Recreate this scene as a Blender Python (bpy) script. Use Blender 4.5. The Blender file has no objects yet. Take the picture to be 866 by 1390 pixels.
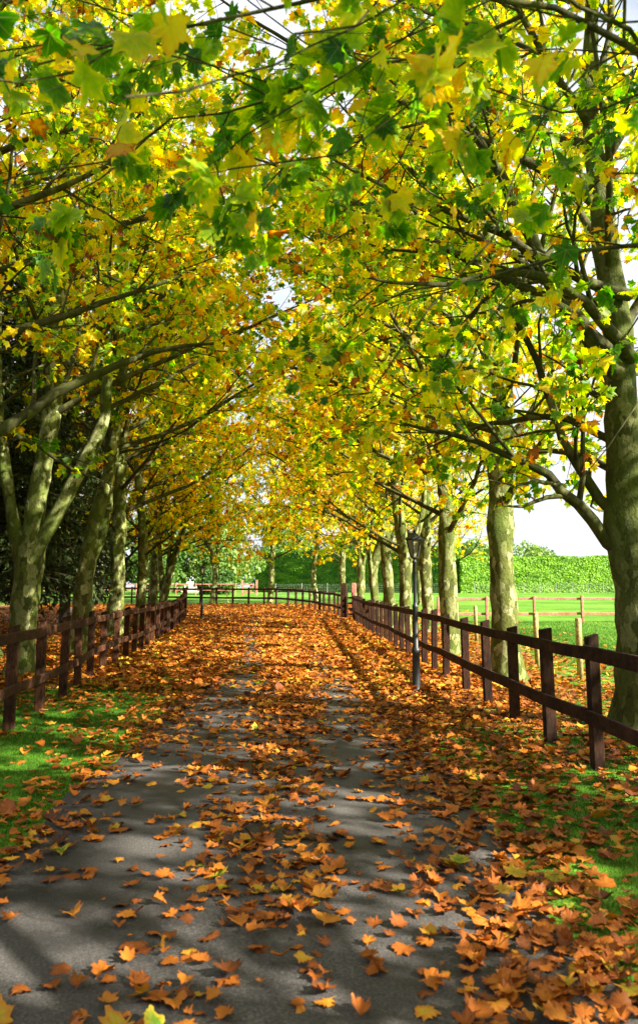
import bpy, math, random
import numpy as np
from mathutils import Vector

# ------------------------------------------------------------------ scene, camera, light
sc = bpy.context.scene
COL = sc.collection
R = math.radians
EYE = 1.58

cam_d = bpy.data.cameras.new('camera')
cam = bpy.data.objects.new('camera', cam_d); COL.objects.link(cam)
cam.location = (0, 0, EYE); cam.rotation_euler = (R(98), 0, 0)
cam_d.sensor_fit = 'VERTICAL'; cam_d.sensor_height = 36; cam_d.lens = 27.19
cam_d.shift_y = -0.0324
cam_d.clip_start = 0.05; cam_d.clip_end = 3000
cam_d.dof.use_dof = True; cam_d.dof.focus_distance = 14; cam_d.dof.aperture_fstop = 3.2
sc.camera = cam

SUN_EL = R(31); SUN_H = Vector((0.88, -0.475, 0)).normalized()
SUN_DIR = Vector((SUN_H.x*math.cos(SUN_EL), SUN_H.y*math.cos(SUN_EL), math.sin(SUN_EL)))
world = bpy.data.worlds.new("World"); sc.world = world; world.use_nodes = True
wt = world.node_tree; wn = wt.nodes; wn.clear()
wo = wn.new('ShaderNodeOutputWorld'); bg = wn.new('ShaderNodeBackground')
sky = wn.new('ShaderNodeTexSky'); sky.sky_type = 'NISHITA'; sky.sun_disc = False
sky.sun_elevation = SUN_EL; sky.sun_rotation = math.atan2(SUN_H.x, SUN_H.y)
sky.air_density = 1.0; sky.dust_density = 1.5
tc = wn.new('ShaderNodeTexCoord'); cn = wn.new('ShaderNodeTexNoise'); cn.inputs['Scale'].default_value = 2.6
cn.inputs['Detail'].default_value = 7; cn.inputs['Roughness'].default_value = 0.55
cr = wn.new('ShaderNodeValToRGB'); cr.color_ramp.elements[0].position = 0.30; cr.color_ramp.elements[1].position = 0.50
cm = wn.new('ShaderNodeMix'); cm.data_type = 'RGBA'
cm.inputs['B'].default_value = (4.2, 4.4, 4.7, 1)
wt.links.new(tc.outputs['Generated'], cn.inputs['Vector']); wt.links.new(cn.outputs['Fac'], cr.inputs['Fac'])
wt.links.new(cr.outputs['Color'], cm.inputs['Factor']); wt.links.new(sky.outputs['Color'], cm.inputs['A'])
wt.links.new(cm.outputs['Result'], bg.inputs['Color']); wt.links.new(bg.outputs['Background'], wo.inputs['Surface'])
bg.inputs['Strength'].default_value = 0.062

sd = bpy.data.lights.new('sun', 'SUN'); sd.energy = 5.0; sd.angle = R(0.53); sd.color = (1.0, 0.93, 0.80)
sun = bpy.data.objects.new('sun', sd); COL.objects.link(sun)
sun.rotation_euler = SUN_DIR.to_track_quat('Z', 'Y').to_euler(); sun.location = (20, -10, 20)

sc.view_settings.view_transform = 'Standard'; sc.view_settings.look = 'None'
sc.view_settings.exposure = 2.08; sc.view_settings.gamma = 1.0; sc.view_settings.use_curve_mapping = False
sc.render.engine = 'CYCLES'
cy = sc.cycles
cy.max_bounces = 9; cy.diffuse_bounces = 7; cy.glossy_bounces = 2; cy.transmission_bounces = 7
cy.sample_clamp_indirect = 10; cy.use_denoising = True; cy.caustics_reflective = False; cy.caustics_refractive = False

# ------------------------------------------------------------------ helpers
def hgt(y):
    """height of the land: level, then rising gently beyond the bend"""
    y = np.asarray(y, float)
    return np.interp(y, [-100, 29, 50, 85, 3000], [0, 0, .49, 1.0, 1.0])
def gz(y): return float(hgt(y))

def tag(o, label=None, cat=None, group=None, kind=None):
    if label: o['label'] = label
    if cat: o['category'] = cat
    if group: o['group'] = group
    if kind: o['kind'] = kind
    return o
def empty(name, loc, rz=0):
    o = bpy.data.objects.new(name, None); COL.objects.link(o)
    o.location = loc; o.rotation_euler = (0, 0, rz); o.empty_display_size = .3
    return o
def link_mesh(name, me, mat, parent=None, loc=None):
    o = bpy.data.objects.new(name, me); COL.objects.link(o)
    if mat is not None and len(me.materials) == 0: me.materials.append(mat)
    if parent: o.parent = parent
    if loc is not None: o.location = loc
    return o
def np_mesh(name, V, F, smooth=False, attrs=None):
    """V (n,3), F (m,k) all faces with k corners"""
    me = bpy.data.meshes.new(name)
    V = np.ascontiguousarray(V, dtype=np.float32); F = np.ascontiguousarray(F, dtype=np.int32)
    m, k = F.shape
    me.vertices.add(len(V)); me.vertices.foreach_set('co', V.ravel())
    me.loops.add(m*k); me.loops.foreach_set('vertex_index', F.ravel())
    me.polygons.add(m); me.polygons.foreach_set('loop_start', np.arange(0, m*k, k, dtype=np.int32))
    if smooth: me.polygons.foreach_set('use_smooth', np.ones(m, dtype=bool))
    me.update(calc_edges=True)
    for nm, (dom, arr) in (attrs or {}).items():
        a = me.attributes.new(nm, 'FLOAT', dom); a.data.foreach_set('value', np.ascontiguousarray(arr, dtype=np.float32))
    return me

class MB:
    """collects boxes, tubes and lathes into one mesh"""
    def __init__(s): s.v = []; s.f = []
    def add(s, vs, fs):
        b = len(s.v); s.v += [tuple(v) for v in vs]; s.f += [tuple(i+b for i in f) for f in fs]
    def beam(s, a, b, w, h, up=(0, 0, 1), cut=0.0, jit=0.0, rng=None):
        """box from a to b; w across, h along 'up'; chamfered edges"""
        a = Vector(a); b = Vector(b); t = (b-a).normalized(); u = Vector(up)
        sx = t.cross(u).normalized(); u = sx.cross(t).normalized()
        c = min(w, h)*0.12
        prof = [(-w/2+c, -h/2), (w/2-c, -h/2), (w/2, -h/2+c), (w/2, h/2-c), (w/2-c, h/2), (-w/2+c, h/2), (-w/2, h/2-c), (-w/2, -h/2+c)]
        n = 5; rings = []
        for i in range(n):
            p = a.lerp(b, i/(n-1)); ring = []
            dx = dz = 0
            if rng and 0 < i < n-1: dx = rng.uniform(-jit, jit); dz = rng.uniform(-jit, jit)
            for (x, z) in prof:
                q = p + sx*(x+dx) + u*(z+dz)
                if cut and i == n-1: q = q - t*(cut*(x/w+.5))
                ring.append(q)
            rings.append(ring)
        s.loft(rings)
    def loft(s, rings, caps=True):
        m = len(rings[0]); vs = [v for r in rings for v in r]; fs = []
        for i in range(len(rings)-1):
            for j in range(m):
                fs.append((i*m+j, i*m+(j+1) % m, (i+1)*m+(j+1) % m, (i+1)*m+j))
        if caps:
            fs.append(tuple(range(m))[::-1]); fs.append(tuple((len(rings)-1)*m+j for j in range(m)))
        s.add(vs, fs)
    def lathe(s, prof, n=20, c=(0, 0), rot=0):
        rings = []
        for r, z in prof:
            rings.append([(c[0]+r*math.cos(rot+2*math.pi*j/n), c[1]+r*math.sin(rot+2*math.pi*j/n), z) for j in range(n)])
        s.loft(rings)
    def tube(s, pts, r, n=8):
        pts = [Vector(p) for p in pts]; rings = []
        for i, p in enumerate(pts):
            t = (pts[min(i+1, len(pts)-1)]-pts[max(i-1, 0)]).normalized()
            ref = Vector((0, 0, 1)) if abs(t.z) < .9 else Vector((1, 0, 0))
            x = t.cross(ref).normalized(); y = t.cross(x)
            rr = r[i] if isinstance(r, (list, tuple)) else r
            rings.append([p+x*rr*math.cos(2*math.pi*j/n)+y*rr*math.sin(2*math.pi*j/n) for j in range(n)])
        s.loft(rings)
    def build(s, name, mat, parent=None, smooth=False):
        me = bpy.data.meshes.new(name); me.from_pydata(s.v, [], s.f); me.update()
        if smooth:
            me.polygons.foreach_set('use_smooth', [True]*len(me.polygons))
        return link_mesh(name, me, mat, parent)

# ------------------------------------------------------------------ materials
def new_mat(name):
    m = bpy.data.materials.new(name); m.use_nodes = True; nt = m.node_tree; nt.nodes.clear()
    out = nt.nodes.new('ShaderNodeOutputMaterial'); p = nt.nodes.new('ShaderNodeBsdfPrincipled')
    nt.links.new(p.outputs[0], out.inputs['Surface'])
    return m, nt, p, out
def N(nt, t, **kw):
    n = nt.nodes.new('ShaderNode'+t)
    for k, v in kw.items(): n.inputs[k.replace('_', ' ')].default_value = v
    return n
def ramp(nt, stops, interp='LINEAR'):
    r = nt.nodes.new('ShaderNodeValToRGB'); cr = r.color_ramp; cr.interpolation = interp
    while len(cr.elements) < len(stops): cr.elements.new(.5)
    for e, (p, c) in zip(cr.elements, stops):
        e.position = p; e.color = (*c, 1) if len(c) == 3 else c
    return r
def bump(nt, p, src, strength, dist):
    b = nt.nodes.new('ShaderNodeBump'); b.inputs['Strength'].default_value = strength; b.inputs['Distance'].default_value = dist
    nt.links.new(src, b.inputs['Height']); nt.links.new(b.outputs[0], p.inputs['Normal']); return b
def mixc(nt, f, a, b, mode='MIX'):
    m = nt.nodes.new('ShaderNodeMix'); m.data_type = 'RGBA'; m.blend_type = mode
    for s, v in (('Factor', f), ('A', a), ('B', b)):
        if hasattr(v, 'links'): nt.links.new(v, m.inputs[s])
        else: m.inputs[s].default_value = v if s == 'Factor' else (*v, 1)
    return m.outputs['Result']

def leaf_material(name, stops, trans=0.45, rough=0.45, boost=1.35, sat=1.1, spec=.35, vein=(.45, .42, .10)):
    m, nt, p, out = new_mat(name)
    a = nt.nodes.new('ShaderNodeAttribute'); a.attribute_name = 'tone'
    tcn = nt.nodes.new('ShaderNodeTexCoord')
    no = N(nt, 'TexNoise', Scale=38.0, Detail=4.0); nt.links.new(tcn.outputs['Object'], no.inputs['Vector'])
    ad = nt.nodes.new('ShaderNodeMath'); ad.operation = 'MULTIPLY_ADD'; ad.inputs[1].default_value = .22
    nt.links.new(no.outputs['Fac'], ad.inputs[0])
    sb = nt.nodes.new('ShaderNodeMath'); sb.operation = 'SUBTRACT'; sb.inputs[1].default_value = .11
    nt.links.new(a.outputs['Fac'], sb.inputs[0]); nt.links.new(sb.outputs[0], ad.inputs[2])
    rm = nt.nodes.new('ShaderNodeAttribute'); rm.attribute_name = 'rim'; rp = nt.nodes.new('ShaderNodeMath'); rp.operation = 'POWER'; rp.inputs[1].default_value = 2.5
    nt.links.new(rm.outputs['Fac'], rp.inputs[0]); rq = nt.nodes.new('ShaderNodeMath'); rq.operation = 'MULTIPLY'; nt.links.new(rp.outputs[0], rq.inputs[0]); nt.links.new(no.outputs['Fac'], rq.inputs[1])
    ra = nt.nodes.new('ShaderNodeMath'); ra.operation = 'MULTIPLY_ADD'; ra.inputs[1].default_value = .26; nt.links.new(rq.outputs[0], ra.inputs[0]); nt.links.new(ad.outputs[0], ra.inputs[2])
    r = ramp(nt, stops); nt.links.new(ra.outputs[0], r.inputs[0])
    vn = nt.nodes.new('ShaderNodeAttribute'); vn.attribute_name = 'vein'; vp = nt.nodes.new('ShaderNodeMath'); vp.operation = 'POWER'; vp.inputs[1].default_value = 14
    nt.links.new(vn.outputs['Fac'], vp.inputs[0]); vs = nt.nodes.new('ShaderNodeMath'); vs.operation = 'MULTIPLY'; vs.inputs[1].default_value = .55; nt.links.new(vp.outputs[0], vs.inputs[0])
    class _O: pass
    r = _O(); r_src = nt.nodes[-1]
    base = [n_ for n_ in nt.nodes if n_.bl_idname == 'ShaderNodeValToRGB'][-1].outputs[0]
    r.outputs = [mixc(nt, vs.outputs[0], base, vein)]
    nt.links.new(r.outputs[0], p.inputs['Base Color'])
    p.inputs['Roughness'].default_value = rough; p.inputs['Specular IOR Level'].default_value = spec
    hs = nt.nodes.new('ShaderNodeHueSaturation'); hs.inputs['Value'].default_value = boost; hs.inputs['Saturation'].default_value = sat
    nt.links.new(r.outputs[0], hs.inputs['Color'])
    t = nt.nodes.new('ShaderNodeBsdfTranslucent'); nt.links.new(hs.outputs[0], t.inputs['Color'])
    mx = nt.nodes.new('ShaderNodeMixShader'); mx.inputs[0].default_value = trans
    nt.links.new(p.outputs[0], mx.inputs[1]); nt.links.new(t.outputs[0], mx.inputs[2]); nt.links.new(mx.outputs[0], out.inputs['Surface'])
    return m

M = {}
M['leaf'] = leaf_material('plane_leaf', [(0.0, (.02, .085, .012)), (.24, (.075, .23, .008)), (.41, (.33, .49, .010)), (.60, (.80, .66, .012)),
                                         (.80, (.78, .40, .012)), (.9, (.46, .13, .012)), (1.0, (.20, .06, .015))], trans=.66, boost=1.6, sat=1.12)
M['litter'] = leaf_material('fallen_leaf', [(0.0, (.10, .20, .012)), (.1, (.42, .33, .02)), (.22, (.48, .20, .018)), (.45, (.42, .125, .013)), (.70, (.22, .060, .010)), (1.0, (.06, .022, .008))],
                            trans=.12, rough=.55, spec=.3, vein=(.13, .05, .02))
M['conifer'] = leaf_material('conifer_needles', [(0, (.022, .045, .012)), (.5, (.045, .075, .015)), (1.0, (.12, .13, .02))], trans=.15, rough=.6)
M['shrub'] = leaf_material('shrub_leaf', [(0, (.05, .11, .02)), (.5, (.10, .20, .03)), (1.0, (.22, .32, .07))], trans=.4)
M['hedge'] = leaf_material('hedge_leaf', [(0, (.015, .07, .008)), (.5, (.05, .17, .010)), (1.0, (.19, .38, .014))], trans=.15, rough=.5)
M['grass'] = leaf_material('grass_blade', [(0, (.018, .07, .004)), (.5, (.036, .12, .005)), (1.0, (.09, .18, .012))], trans=.35, rough=.5, spec=.2)

def bark(name, dark, mid, pale, sc1=5.0, bmp=.5, flake=True):
    m, nt, p, out = new_mat(name)
    tcn = nt.nodes.new('ShaderNodeTexCoord'); mp = nt.nodes.new('ShaderNodeMapping'); mp.inputs['Scale'].default_value = (1, 1, .55)
    nt.links.new(tcn.outputs['Object'], mp.inputs[0])
    wn_ = N(nt, 'TexNoise', Scale=sc1*2.5, Detail=4.0); nt.links.new(mp.outputs[0], wn_.inputs['Vector'])
    wv = nt.nodes.new('ShaderNodeMix'); wv.data_type = 'RGBA'; wv.blend_type = 'ADD'; wv.inputs['Factor'].default_value = .22
    nt.links.new(mp.outputs[0], wv.inputs['A']); nt.links.new(wn_.outputs['Color'], wv.inputs['B'])
    v = N(nt, 'TexVoronoi', Scale=sc1*2.6); nt.links.new(wv.outputs['Result'], v.inputs['Vector'])
    ve = nt.nodes.new('ShaderNodeTexVoronoi'); ve.feature = 'DISTANCE_TO_EDGE'; ve.inputs['Scale'].default_value = sc1*2.6; nt.links.new(wv.outputs['Result'], ve.inputs['Vector'])
    n1 = N(nt, 'TexNoise', Scale=sc1*.45, Detail=3.0); n2 = N(nt, 'TexNoise', Scale=sc1*9, Detail=7.0, Roughness=.75)
    for n in (n1, n2): nt.links.new(mp.outputs[0], n.inputs['Vector'])
    sp = nt.nodes.new('ShaderNodeSeparateColor'); nt.links.new(v.outputs['Color'], sp.inputs[0])
    mo = tuple((x+y)/2 for x, y in zip(dark, mid))
    r1 = ramp(nt, [(0, mo), (.22, mo), (.25, mid), (.60, mid), (.63, tuple(.6*x+.4*y for x, y in zip(mid, pale))), (.84, tuple(.6*x+.4*y for x, y in zip(mid, pale))), (.87, pale)])
    nt.links.new(sp.outputs[0], r1.inputs[0])
    r2 = ramp(nt, [(.32, (.30, .30, .28)), (.5, (.85, .85, .85)), (.68, (1.15, 1.15, 1.1))]); nt.links.new(n2.outputs['Fac'], r2.inputs[0])
    c = mixc(nt, .9, r1.outputs[0], r2.outputs[0], 'MULTIPLY')
    ms = ramp(nt, [(.48, (0, 0, 0)), (.60, (.6, .6, .6))]); nt.links.new(n1.outputs['Fac'], ms.inputs[0])
    c = mixc(nt, ms.outputs[0], c, tuple(x*y for x, y in zip(mid, (.75, .95, .45))))
    nt.links.new(c, p.inputs['Base Color']); p.inputs['Roughness'].default_value = .85
    p.inputs['Specular IOR Level'].default_value = .2
    ed = ramp(nt, [(0, (0, 0, 0)), (.05, (1, 1, 1))]); nt.links.new(ve.outputs['Distance'], ed.inputs[0])
    ad = nt.nodes.new('ShaderNodeMath'); ad.operation = 'MULTIPLY_ADD'; ad.inputs[1].default_value = .35
    nt.links.new(ed.outputs[0], ad.inputs[0]); nt.links.new(n2.outputs['Fac'], ad.inputs[2])
    bump(nt, p, ad.outputs[0], bmp, .03)
    return m
M['bark'] = bark('plane_bark', (.026, .031, .008), (.125, .145, .030), (.42, .43, .20), 3.4, 1.0)
M['twig'] = bark('twig_bark', (.028, .026, .012), (.06, .058, .020), (.13, .13, .045), 3.0, .3)
M['dbark'] = bark('conifer_bark', (.03, .022, .015), (.06, .045, .03), (.09, .08, .04))
M['moss_shade_bark'] = bark('mossy_shaded_bark', (.030, .035, .010), (.095, .108, .024), (.22, .23, .09), 3.4, 1.0)  # moss colour, also darkened for the shade on the near right trunk
M['pbark'] = bark('pale_bark', (.3, .27, .24), (.6, .57, .52), (.75, .72, .68))

def wood(name, a, b, rough=.82, scale=1.0):
    m, nt, p, out = new_mat(name)
    tcn = nt.nodes.new('ShaderNodeTexCoord')
    n1 = N(nt, 'TexNoise', Scale=2.3*scale, Detail=4.0); n2 = N(nt, 'TexNoise', Scale=45*scale, Detail=5.0, Roughness=.7)
    mp = nt.nodes.new('ShaderNodeMapping'); mp.inputs['Scale'].default_value = (1, .25, .3)
    nt.links.new(tcn.outputs['Object'], n1.inputs['Vector']); nt.links.new(tcn.outputs['Object'], mp.inputs[0]); nt.links.new(mp.outputs[0], n2.inputs['Vector'])
    r1 = ramp(nt, [(.3, a), (.7, b)]); nt.links.new(n1.outputs['Fac'], r1.inputs[0])
    r2 = ramp(nt, [(.36, (.3, .3, .3)), (.52, (1, 1, 1)), (.66, (1.7, 1.6, 1.5))]); nt.links.new(n2.outputs['Fac'], r2.inputs[0])
    nt.links.new(mixc(nt, .95, r1.outputs[0], r2.outputs[0], 'MULTIPLY'), p.inputs['Base Color'])
    p.inputs['Roughness'].default_value = rough; p.inputs['Specular IOR Level'].default_value = .15
    bump(nt, p, n2.outputs['Fac'], .4, .008)
    return m
M['rail'] = wood('shaded_timber', (.014, .007, .004), (.048, .020, .010))  # darker copy of the fence timber, shade put into the colour
M['rail3'] = wood('lit_red_brown_timber', (.020, .009, .004), (.075, .029, .013))  # same timber in a lighter copy, light on the left fence painted in
M['rail2'] = wood('sunlit_red_timber', (.30, .10, .07), (.50, .23, .17))  # same timber with strong sunlight painted in as pale pink
M['pole'] = wood('treated_pine', (.28, .24, .09), (.48, .42, .18))
M['metalpost'] = wood('galvanised_post', (.20, .22, .19), (.34, .36, .31))

def plain(name, c, rough=.5, metal=0, var=.25, sc_=8, bmp=.1):
    m, nt, p, out = new_mat(name); tcn = nt.nodes.new('ShaderNodeTexCoord')
    n1 = N(nt, 'TexNoise', Scale=sc_, Detail=6.0, Roughness=.65); nt.links.new(tcn.outputs['Object'], n1.inputs['Vector'])
    lo = tuple(x*(1-var) for x in c); hi = tuple(min(1, x*(1+var)) for x in c)
    r1 = ramp(nt, [(.3, lo), (.7, hi)]); nt.links.new(n1.outputs['Fac'], r1.inputs[0]); nt.links.new(r1.outputs[0], p.inputs['Base Color'])
    p.inputs['Roughness'].default_value = rough; p.inputs['Metallic'].default_value = metal
    bump(nt, p, n1.outputs['Fac'], bmp, .01); return m
M['iron'] = plain('black_painted_iron', (.009, .012, .014), .5, 0, .4, 14)
M['stone'] = plain('pale_stone', (.5, .5, .48), .8, 0, .3)
M['render'] = plain('white_render', (.72, .71, .68), .8, 0, .1)
M['slate'] = plain('grey_roof', (.16, .15, .15), .7)
M['darkglass'] = plain('dark_glass', (.03, .035, .04), .15)
m, nt, p, out = new_mat('lantern_glass'); M['glass'] = m
p.inputs['Base Color'].default_value = (.50, .46, .26, 1); p.inputs['Roughness'].default_value = .3
p.inputs['Transmission Weight'].default_value = .55; p.inputs['IOR'].default_value = 1.1

# ground: turf with soil and leaf litter where the attribute says so
m, nt, p, out = new_mat('turf_and_litter'); M['ground'] = m
a = nt.nodes.new('ShaderNodeAttribute'); a.attribute_name = 'litter'
tcn = nt.nodes.new('ShaderNodeTexCoord')
vor = N(nt, 'TexVoronoi', Scale=11.0); nz = N(nt, 'TexNoise', Scale=.9, Detail=6.0, Roughness=.65); nf = N(nt, 'TexNoise', Scale=60.0, Detail=4.0)
ng = N(nt, 'TexNoise', Scale=.22, Detail=9.0, Roughness=.7)
for n in (vor, nz, nf, ng): nt.links.new(tcn.outputs['Object'], n.inputs['Vector'])
sep = nt.nodes.new('ShaderNodeSeparateColor'); nt.links.new(vor.outputs['Color'], sep.inputs[0])
lr = ramp(nt, [(0, (.06, .022, .008)), (.35, (.15, .045, .010)), (.65, (.28, .09, .014)), (.9, (.40, .18, .02)), (1, (.3, .28, .03))]); nt.links.new(sep.outputs[0], lr.inputs[0])
gr = ramp(nt, [(.32, (.05, .14, .010)), (.5, (.095, .235, .014)), (.66, (.18, .32, .035))]); nt.links.new(ng.outputs['Fac'], gr.inputs[0])
gf = ramp(nt, [(.3, (.6, .6, .6)), (.7, (1.2, 1.2, 1.2))]); nt.links.new(nf.outputs['Fac'], gf.inputs[0])
gc = mixc(nt, 1.0, gr.outputs[0], gf.outputs[0], 'MULTIPLY')
th = nt.nodes.new('ShaderNodeMath'); th.operation = 'ADD'; nt.links.new(a.outputs['Fac'], th.inputs[0])
sc2 = nt.nodes.new('ShaderNodeMath'); sc2.operation = 'MULTIPLY_ADD'; sc2.inputs[1].default_value = 1.4; sc2.inputs[2].default_value = -.7
nt.links.new(nz.outputs['Fac'], sc2.inputs[0]); nt.links.new(sc2.outputs[0], th.inputs[1])
tr = ramp(nt, [(.42, (0, 0, 0)), (.56, (1, 1, 1))]); nt.links.new(th.outputs[0], tr.inputs[0])
nt.links.new(mixc(nt, tr.outputs[0], gc, lr.outputs[0]), p.inputs['Base Color'])
p.inputs['Roughness'].default_value = .85; p.inputs['Specular IOR Level'].default_value = .15
bump(nt, p, nf.outputs['Fac'], .5, .03)

m, nt, p, out = new_mat('asphalt'); M['asphalt'] = m
tcn = nt.nodes.new('ShaderNodeTexCoord')
n1 = N(nt, 'TexNoise', Scale=1.1, Detail=7.0, Roughness=.6); n2 = N(nt, 'TexNoise', Scale=70.0, Detail=5.0, Roughness=.8); n3 = N(nt, 'TexVoronoi', Scale=120.0)
vc = nt.nodes.new('ShaderNodeTexVoronoi'); vc.feature = 'DISTANCE_TO_EDGE'; vc.inputs['Scale'].default_value = .42
nd = N(nt, 'TexNoise', Scale=3.0, Detail=5.0); mpv = mixc(nt, .12, (0, 0, 0), (0, 0, 0))
nt.links.new(tcn.outputs['Object'], nd.inputs['Vector'])
mv = nt.nodes.new('ShaderNodeMix'); mv.data_type = 'RGBA'; mv.inputs['Factor'].default_value = .18
nt.links.new(tcn.outputs['Object'], mv.inputs['A']); nt.links.new(nd.outputs['Color'], mv.inputs['B'])
nt.links.new(mv.outputs['Result'], vc.inputs['Vector'])
for n in (n1, n2, n3): nt.links.new(tcn.outputs['Object'], n.inputs['Vector'])
r1 = ramp(nt, [(.32, (.016, .015, .015)), (.43, (.034, .032, .031)), (.47, (.052, .048, .045)), (.66, (.080, .074, .068))]); nt.links.new(n1.outputs['Fac'], r1.inputs[0])
r2 = ramp(nt, [(.35, (.45, .45, .45)), (.5, (.9, .9, .9)), (.66, (1.9, 1.85, 1.8))]); nt.links.new(n2.outputs['Fac'], r2.inputs[0])
r3 = ramp(nt, [(0, (.35, .35, .35)), (.006, (1, 1, 1))]); nt.links.new(vc.outputs['Distance'], r3.inputs[0])
c = mixc(nt, 1, r1.outputs[0], r2.outputs[0], 'MULTIPLY'); c = mixc(nt, .45, c, r3.outputs[0], 'MULTIPLY')
nt.links.new(c, p.inputs['Base Color'])
rr = ramp(nt, [(.35, (.5, .5, .5)), (.55, (.85, .85, .85))]); nt.links.new(n1.outputs['Fac'], rr.inputs[0]); nt.links.new(rr.outputs[0], p.inputs['Roughness'])
p.inputs['Specular IOR Level'].default_value = .4
bump(nt, p, n3.outputs['Distance'], .35, .006)

# ------------------------------------------------------------------ smooth value noise for scattering
_g = np.random.default_rng(5).random((64, 64))
def vnoise(x, y, s):
    x = np.asarray(x)*s + 100; y = np.asarray(y)*s + 100
    xi = np.floor(x).astype(int); yi = np.floor(y).astype(int); fx = x-xi; fy = y-yi
    fx = fx*fx*(3-2*fx); fy = fy*fy*(3-2*fy)
    g = lambda i, j: _g[i % 64, j % 64]
    return (g(xi, yi)*(1-fx)+g(xi+1, yi)*fx)*(1-fy)+(g(xi, yi+1)*(1-fx)+g(xi+1, yi+1)*fx)*fy

# ------------------------------------------------------------------ ground, lane
LANE_C = [(-.38, -30), (-.38, 8), (-.60, 16), (-1.2, 24), (-2.0, 31), (-2.9, 36), (-4.4, 40), (-7.2, 43.3), (-12, 45.2), (-20, 46), (-60, 46)]
def lane_center_pts():
    pts = []; P = [Vector((x, y, 0)) for x, y in LANE_C]
    for i in range(len(P)-1):
        p0 = P[max(i-1, 0)]; p1 = P[i]; p2 = P[i+1]; p3 = P[min(i+2, len(P)-1)]
        n = max(4, int((p2-p1).length/.5))
        for k in range(n):
            t = k/n
            q = .5*((2*p1)+(p2-p0)*t+(2*p0-5*p1+4*p2-p3)*t*t+(3*p1-p0-3*p2+p3)*t**3)
            pts.append(q)
    pts.append(P[-1]); return pts
LP = lane_center_pts(); LPA = np.array([(p.x, p.y) for p in LP])
def lane_dist(x, y):
    """signed-less distance from the lane's centre line"""
    x = np.asarray(x); y = np.asarray(y); best = np.full(x.shape, 1e9)
    for i in range(0, len(LPA)-2, 2):
        a = LPA[i]; b = LPA[i+2]; d = b-a; L = (d**2).sum()
        t = np.clip(((x-a[0])*d[0]+(y-a[1])*d[1])/L, 0, 1)
        best = np.minimum(best, np.hypot(x-a[0]-t*d[0], y-a[1]-t*d[1]))
    return best
def litter_amount(x, y):
    """how far leaf litter covers the turf, 0..1"""
    x = np.asarray(x, float); y = np.asarray(y, float)
    a = np.clip((y-5.5)/6, .0, 1)*.55+.22
    a = np.where(y > 14, .85, a)
    edge_r = np.where(y < 29, 6.0+.03*y, 5.0)
    a = a*np.clip((edge_r-x)/3.5, 0, 1)
    a = a*np.clip((x+24)/6, 0, 1)*np.clip((52.5-y)/2.5, 0, 1)
    a = np.where((x < -6), np.maximum(a, .75*np.clip((x+24)/6, 0, 1)*np.clip((49-y)/2, 0, 1)), a)
    # greener pocket on the left verge and the right verge
    a = a - .60*np.exp(-((x+3.6)/1.5)**2-((y-9)/6.5)**2) - .30*np.exp(-((x-2.8)/1.3)**2-((y-5.5)/4)**2)
    return np.clip(a, 0, 1)

xs = np.unique(np.concatenate([np.arange(-26, 16, .5), np.linspace(16, 60, 30), np.linspace(60, 900, 14), -np.linspace(26, 900, 26)]))
ys = np.unique(np.concatenate([np.linspace(-300, -10, 10), np.arange(-10, 55, .5), np.linspace(55, 120, 40), np.linspace(120, 1400, 16), [29, 50, 85]]))
X, Y = np.meshgrid(xs, ys); Z = hgt(Y)
V = np.stack([X.ravel(), Y.ravel(), Z.ravel()], 1); nx = len(xs); ny = len(ys)
idx = np.arange(nx*ny).reshape(ny, nx)
F = np.stack([idx[:-1, :-1].ravel(), idx[:-1, 1:].ravel(), idx[1:, 1:].ravel(), idx[1:, :-1].ravel()], 1)
g = link_mesh('ground', np_mesh('ground', V, F, True, {'litter': ('POINT', litter_amount(X, Y).ravel())}), M['ground'])
tag(g, 'green turf and leaf strewn verge running back to the paddock', None, None, 'structure')

rng = random.Random(3); rows = []
for i, p_ in enumerate(LP):
    t = (LP[min(i+1, len(LP)-1)]-LP[max(i-1, 0)]).normalized(); n = Vector((t.y, -t.x, 0))
    wl = 1.55+.05*math.sin(i*.9)+rng.uniform(-.035, .035)+(.3 if p_.y > 20 else 0); wr = 1.55+.05*math.sin(i*1.3+1)+rng.uniform(-.035, .035)
    row = []
    for k, s in enumerate((-1, -.97, -.6, -.2, .2, .6, .97, 1)):
        q = p_+n*(s*(wl if s < 0 else wr))
        zz = gz(q.y)+.006+(.012*(1-s*s)) - (.012 if abs(s) == 1 else 0)
        row.append((q.x, q.y, zz))
    rows.append(row)
V = np.array(rows).reshape(-1, 3); idx = np.arange(len(V)).reshape(len(rows), 8)
F = np.stack([idx[:-1, :-1].ravel(), idx[:-1, 1:].ravel(), idx[1:, 1:].ravel(), idx[1:, :-1].ravel()], 1)
tag(link_mesh('lane', np_mesh('lane', V, F, True), M['asphalt']), 'dark tarmac drive strewn with fallen leaves', None, None, 'structure')

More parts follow.
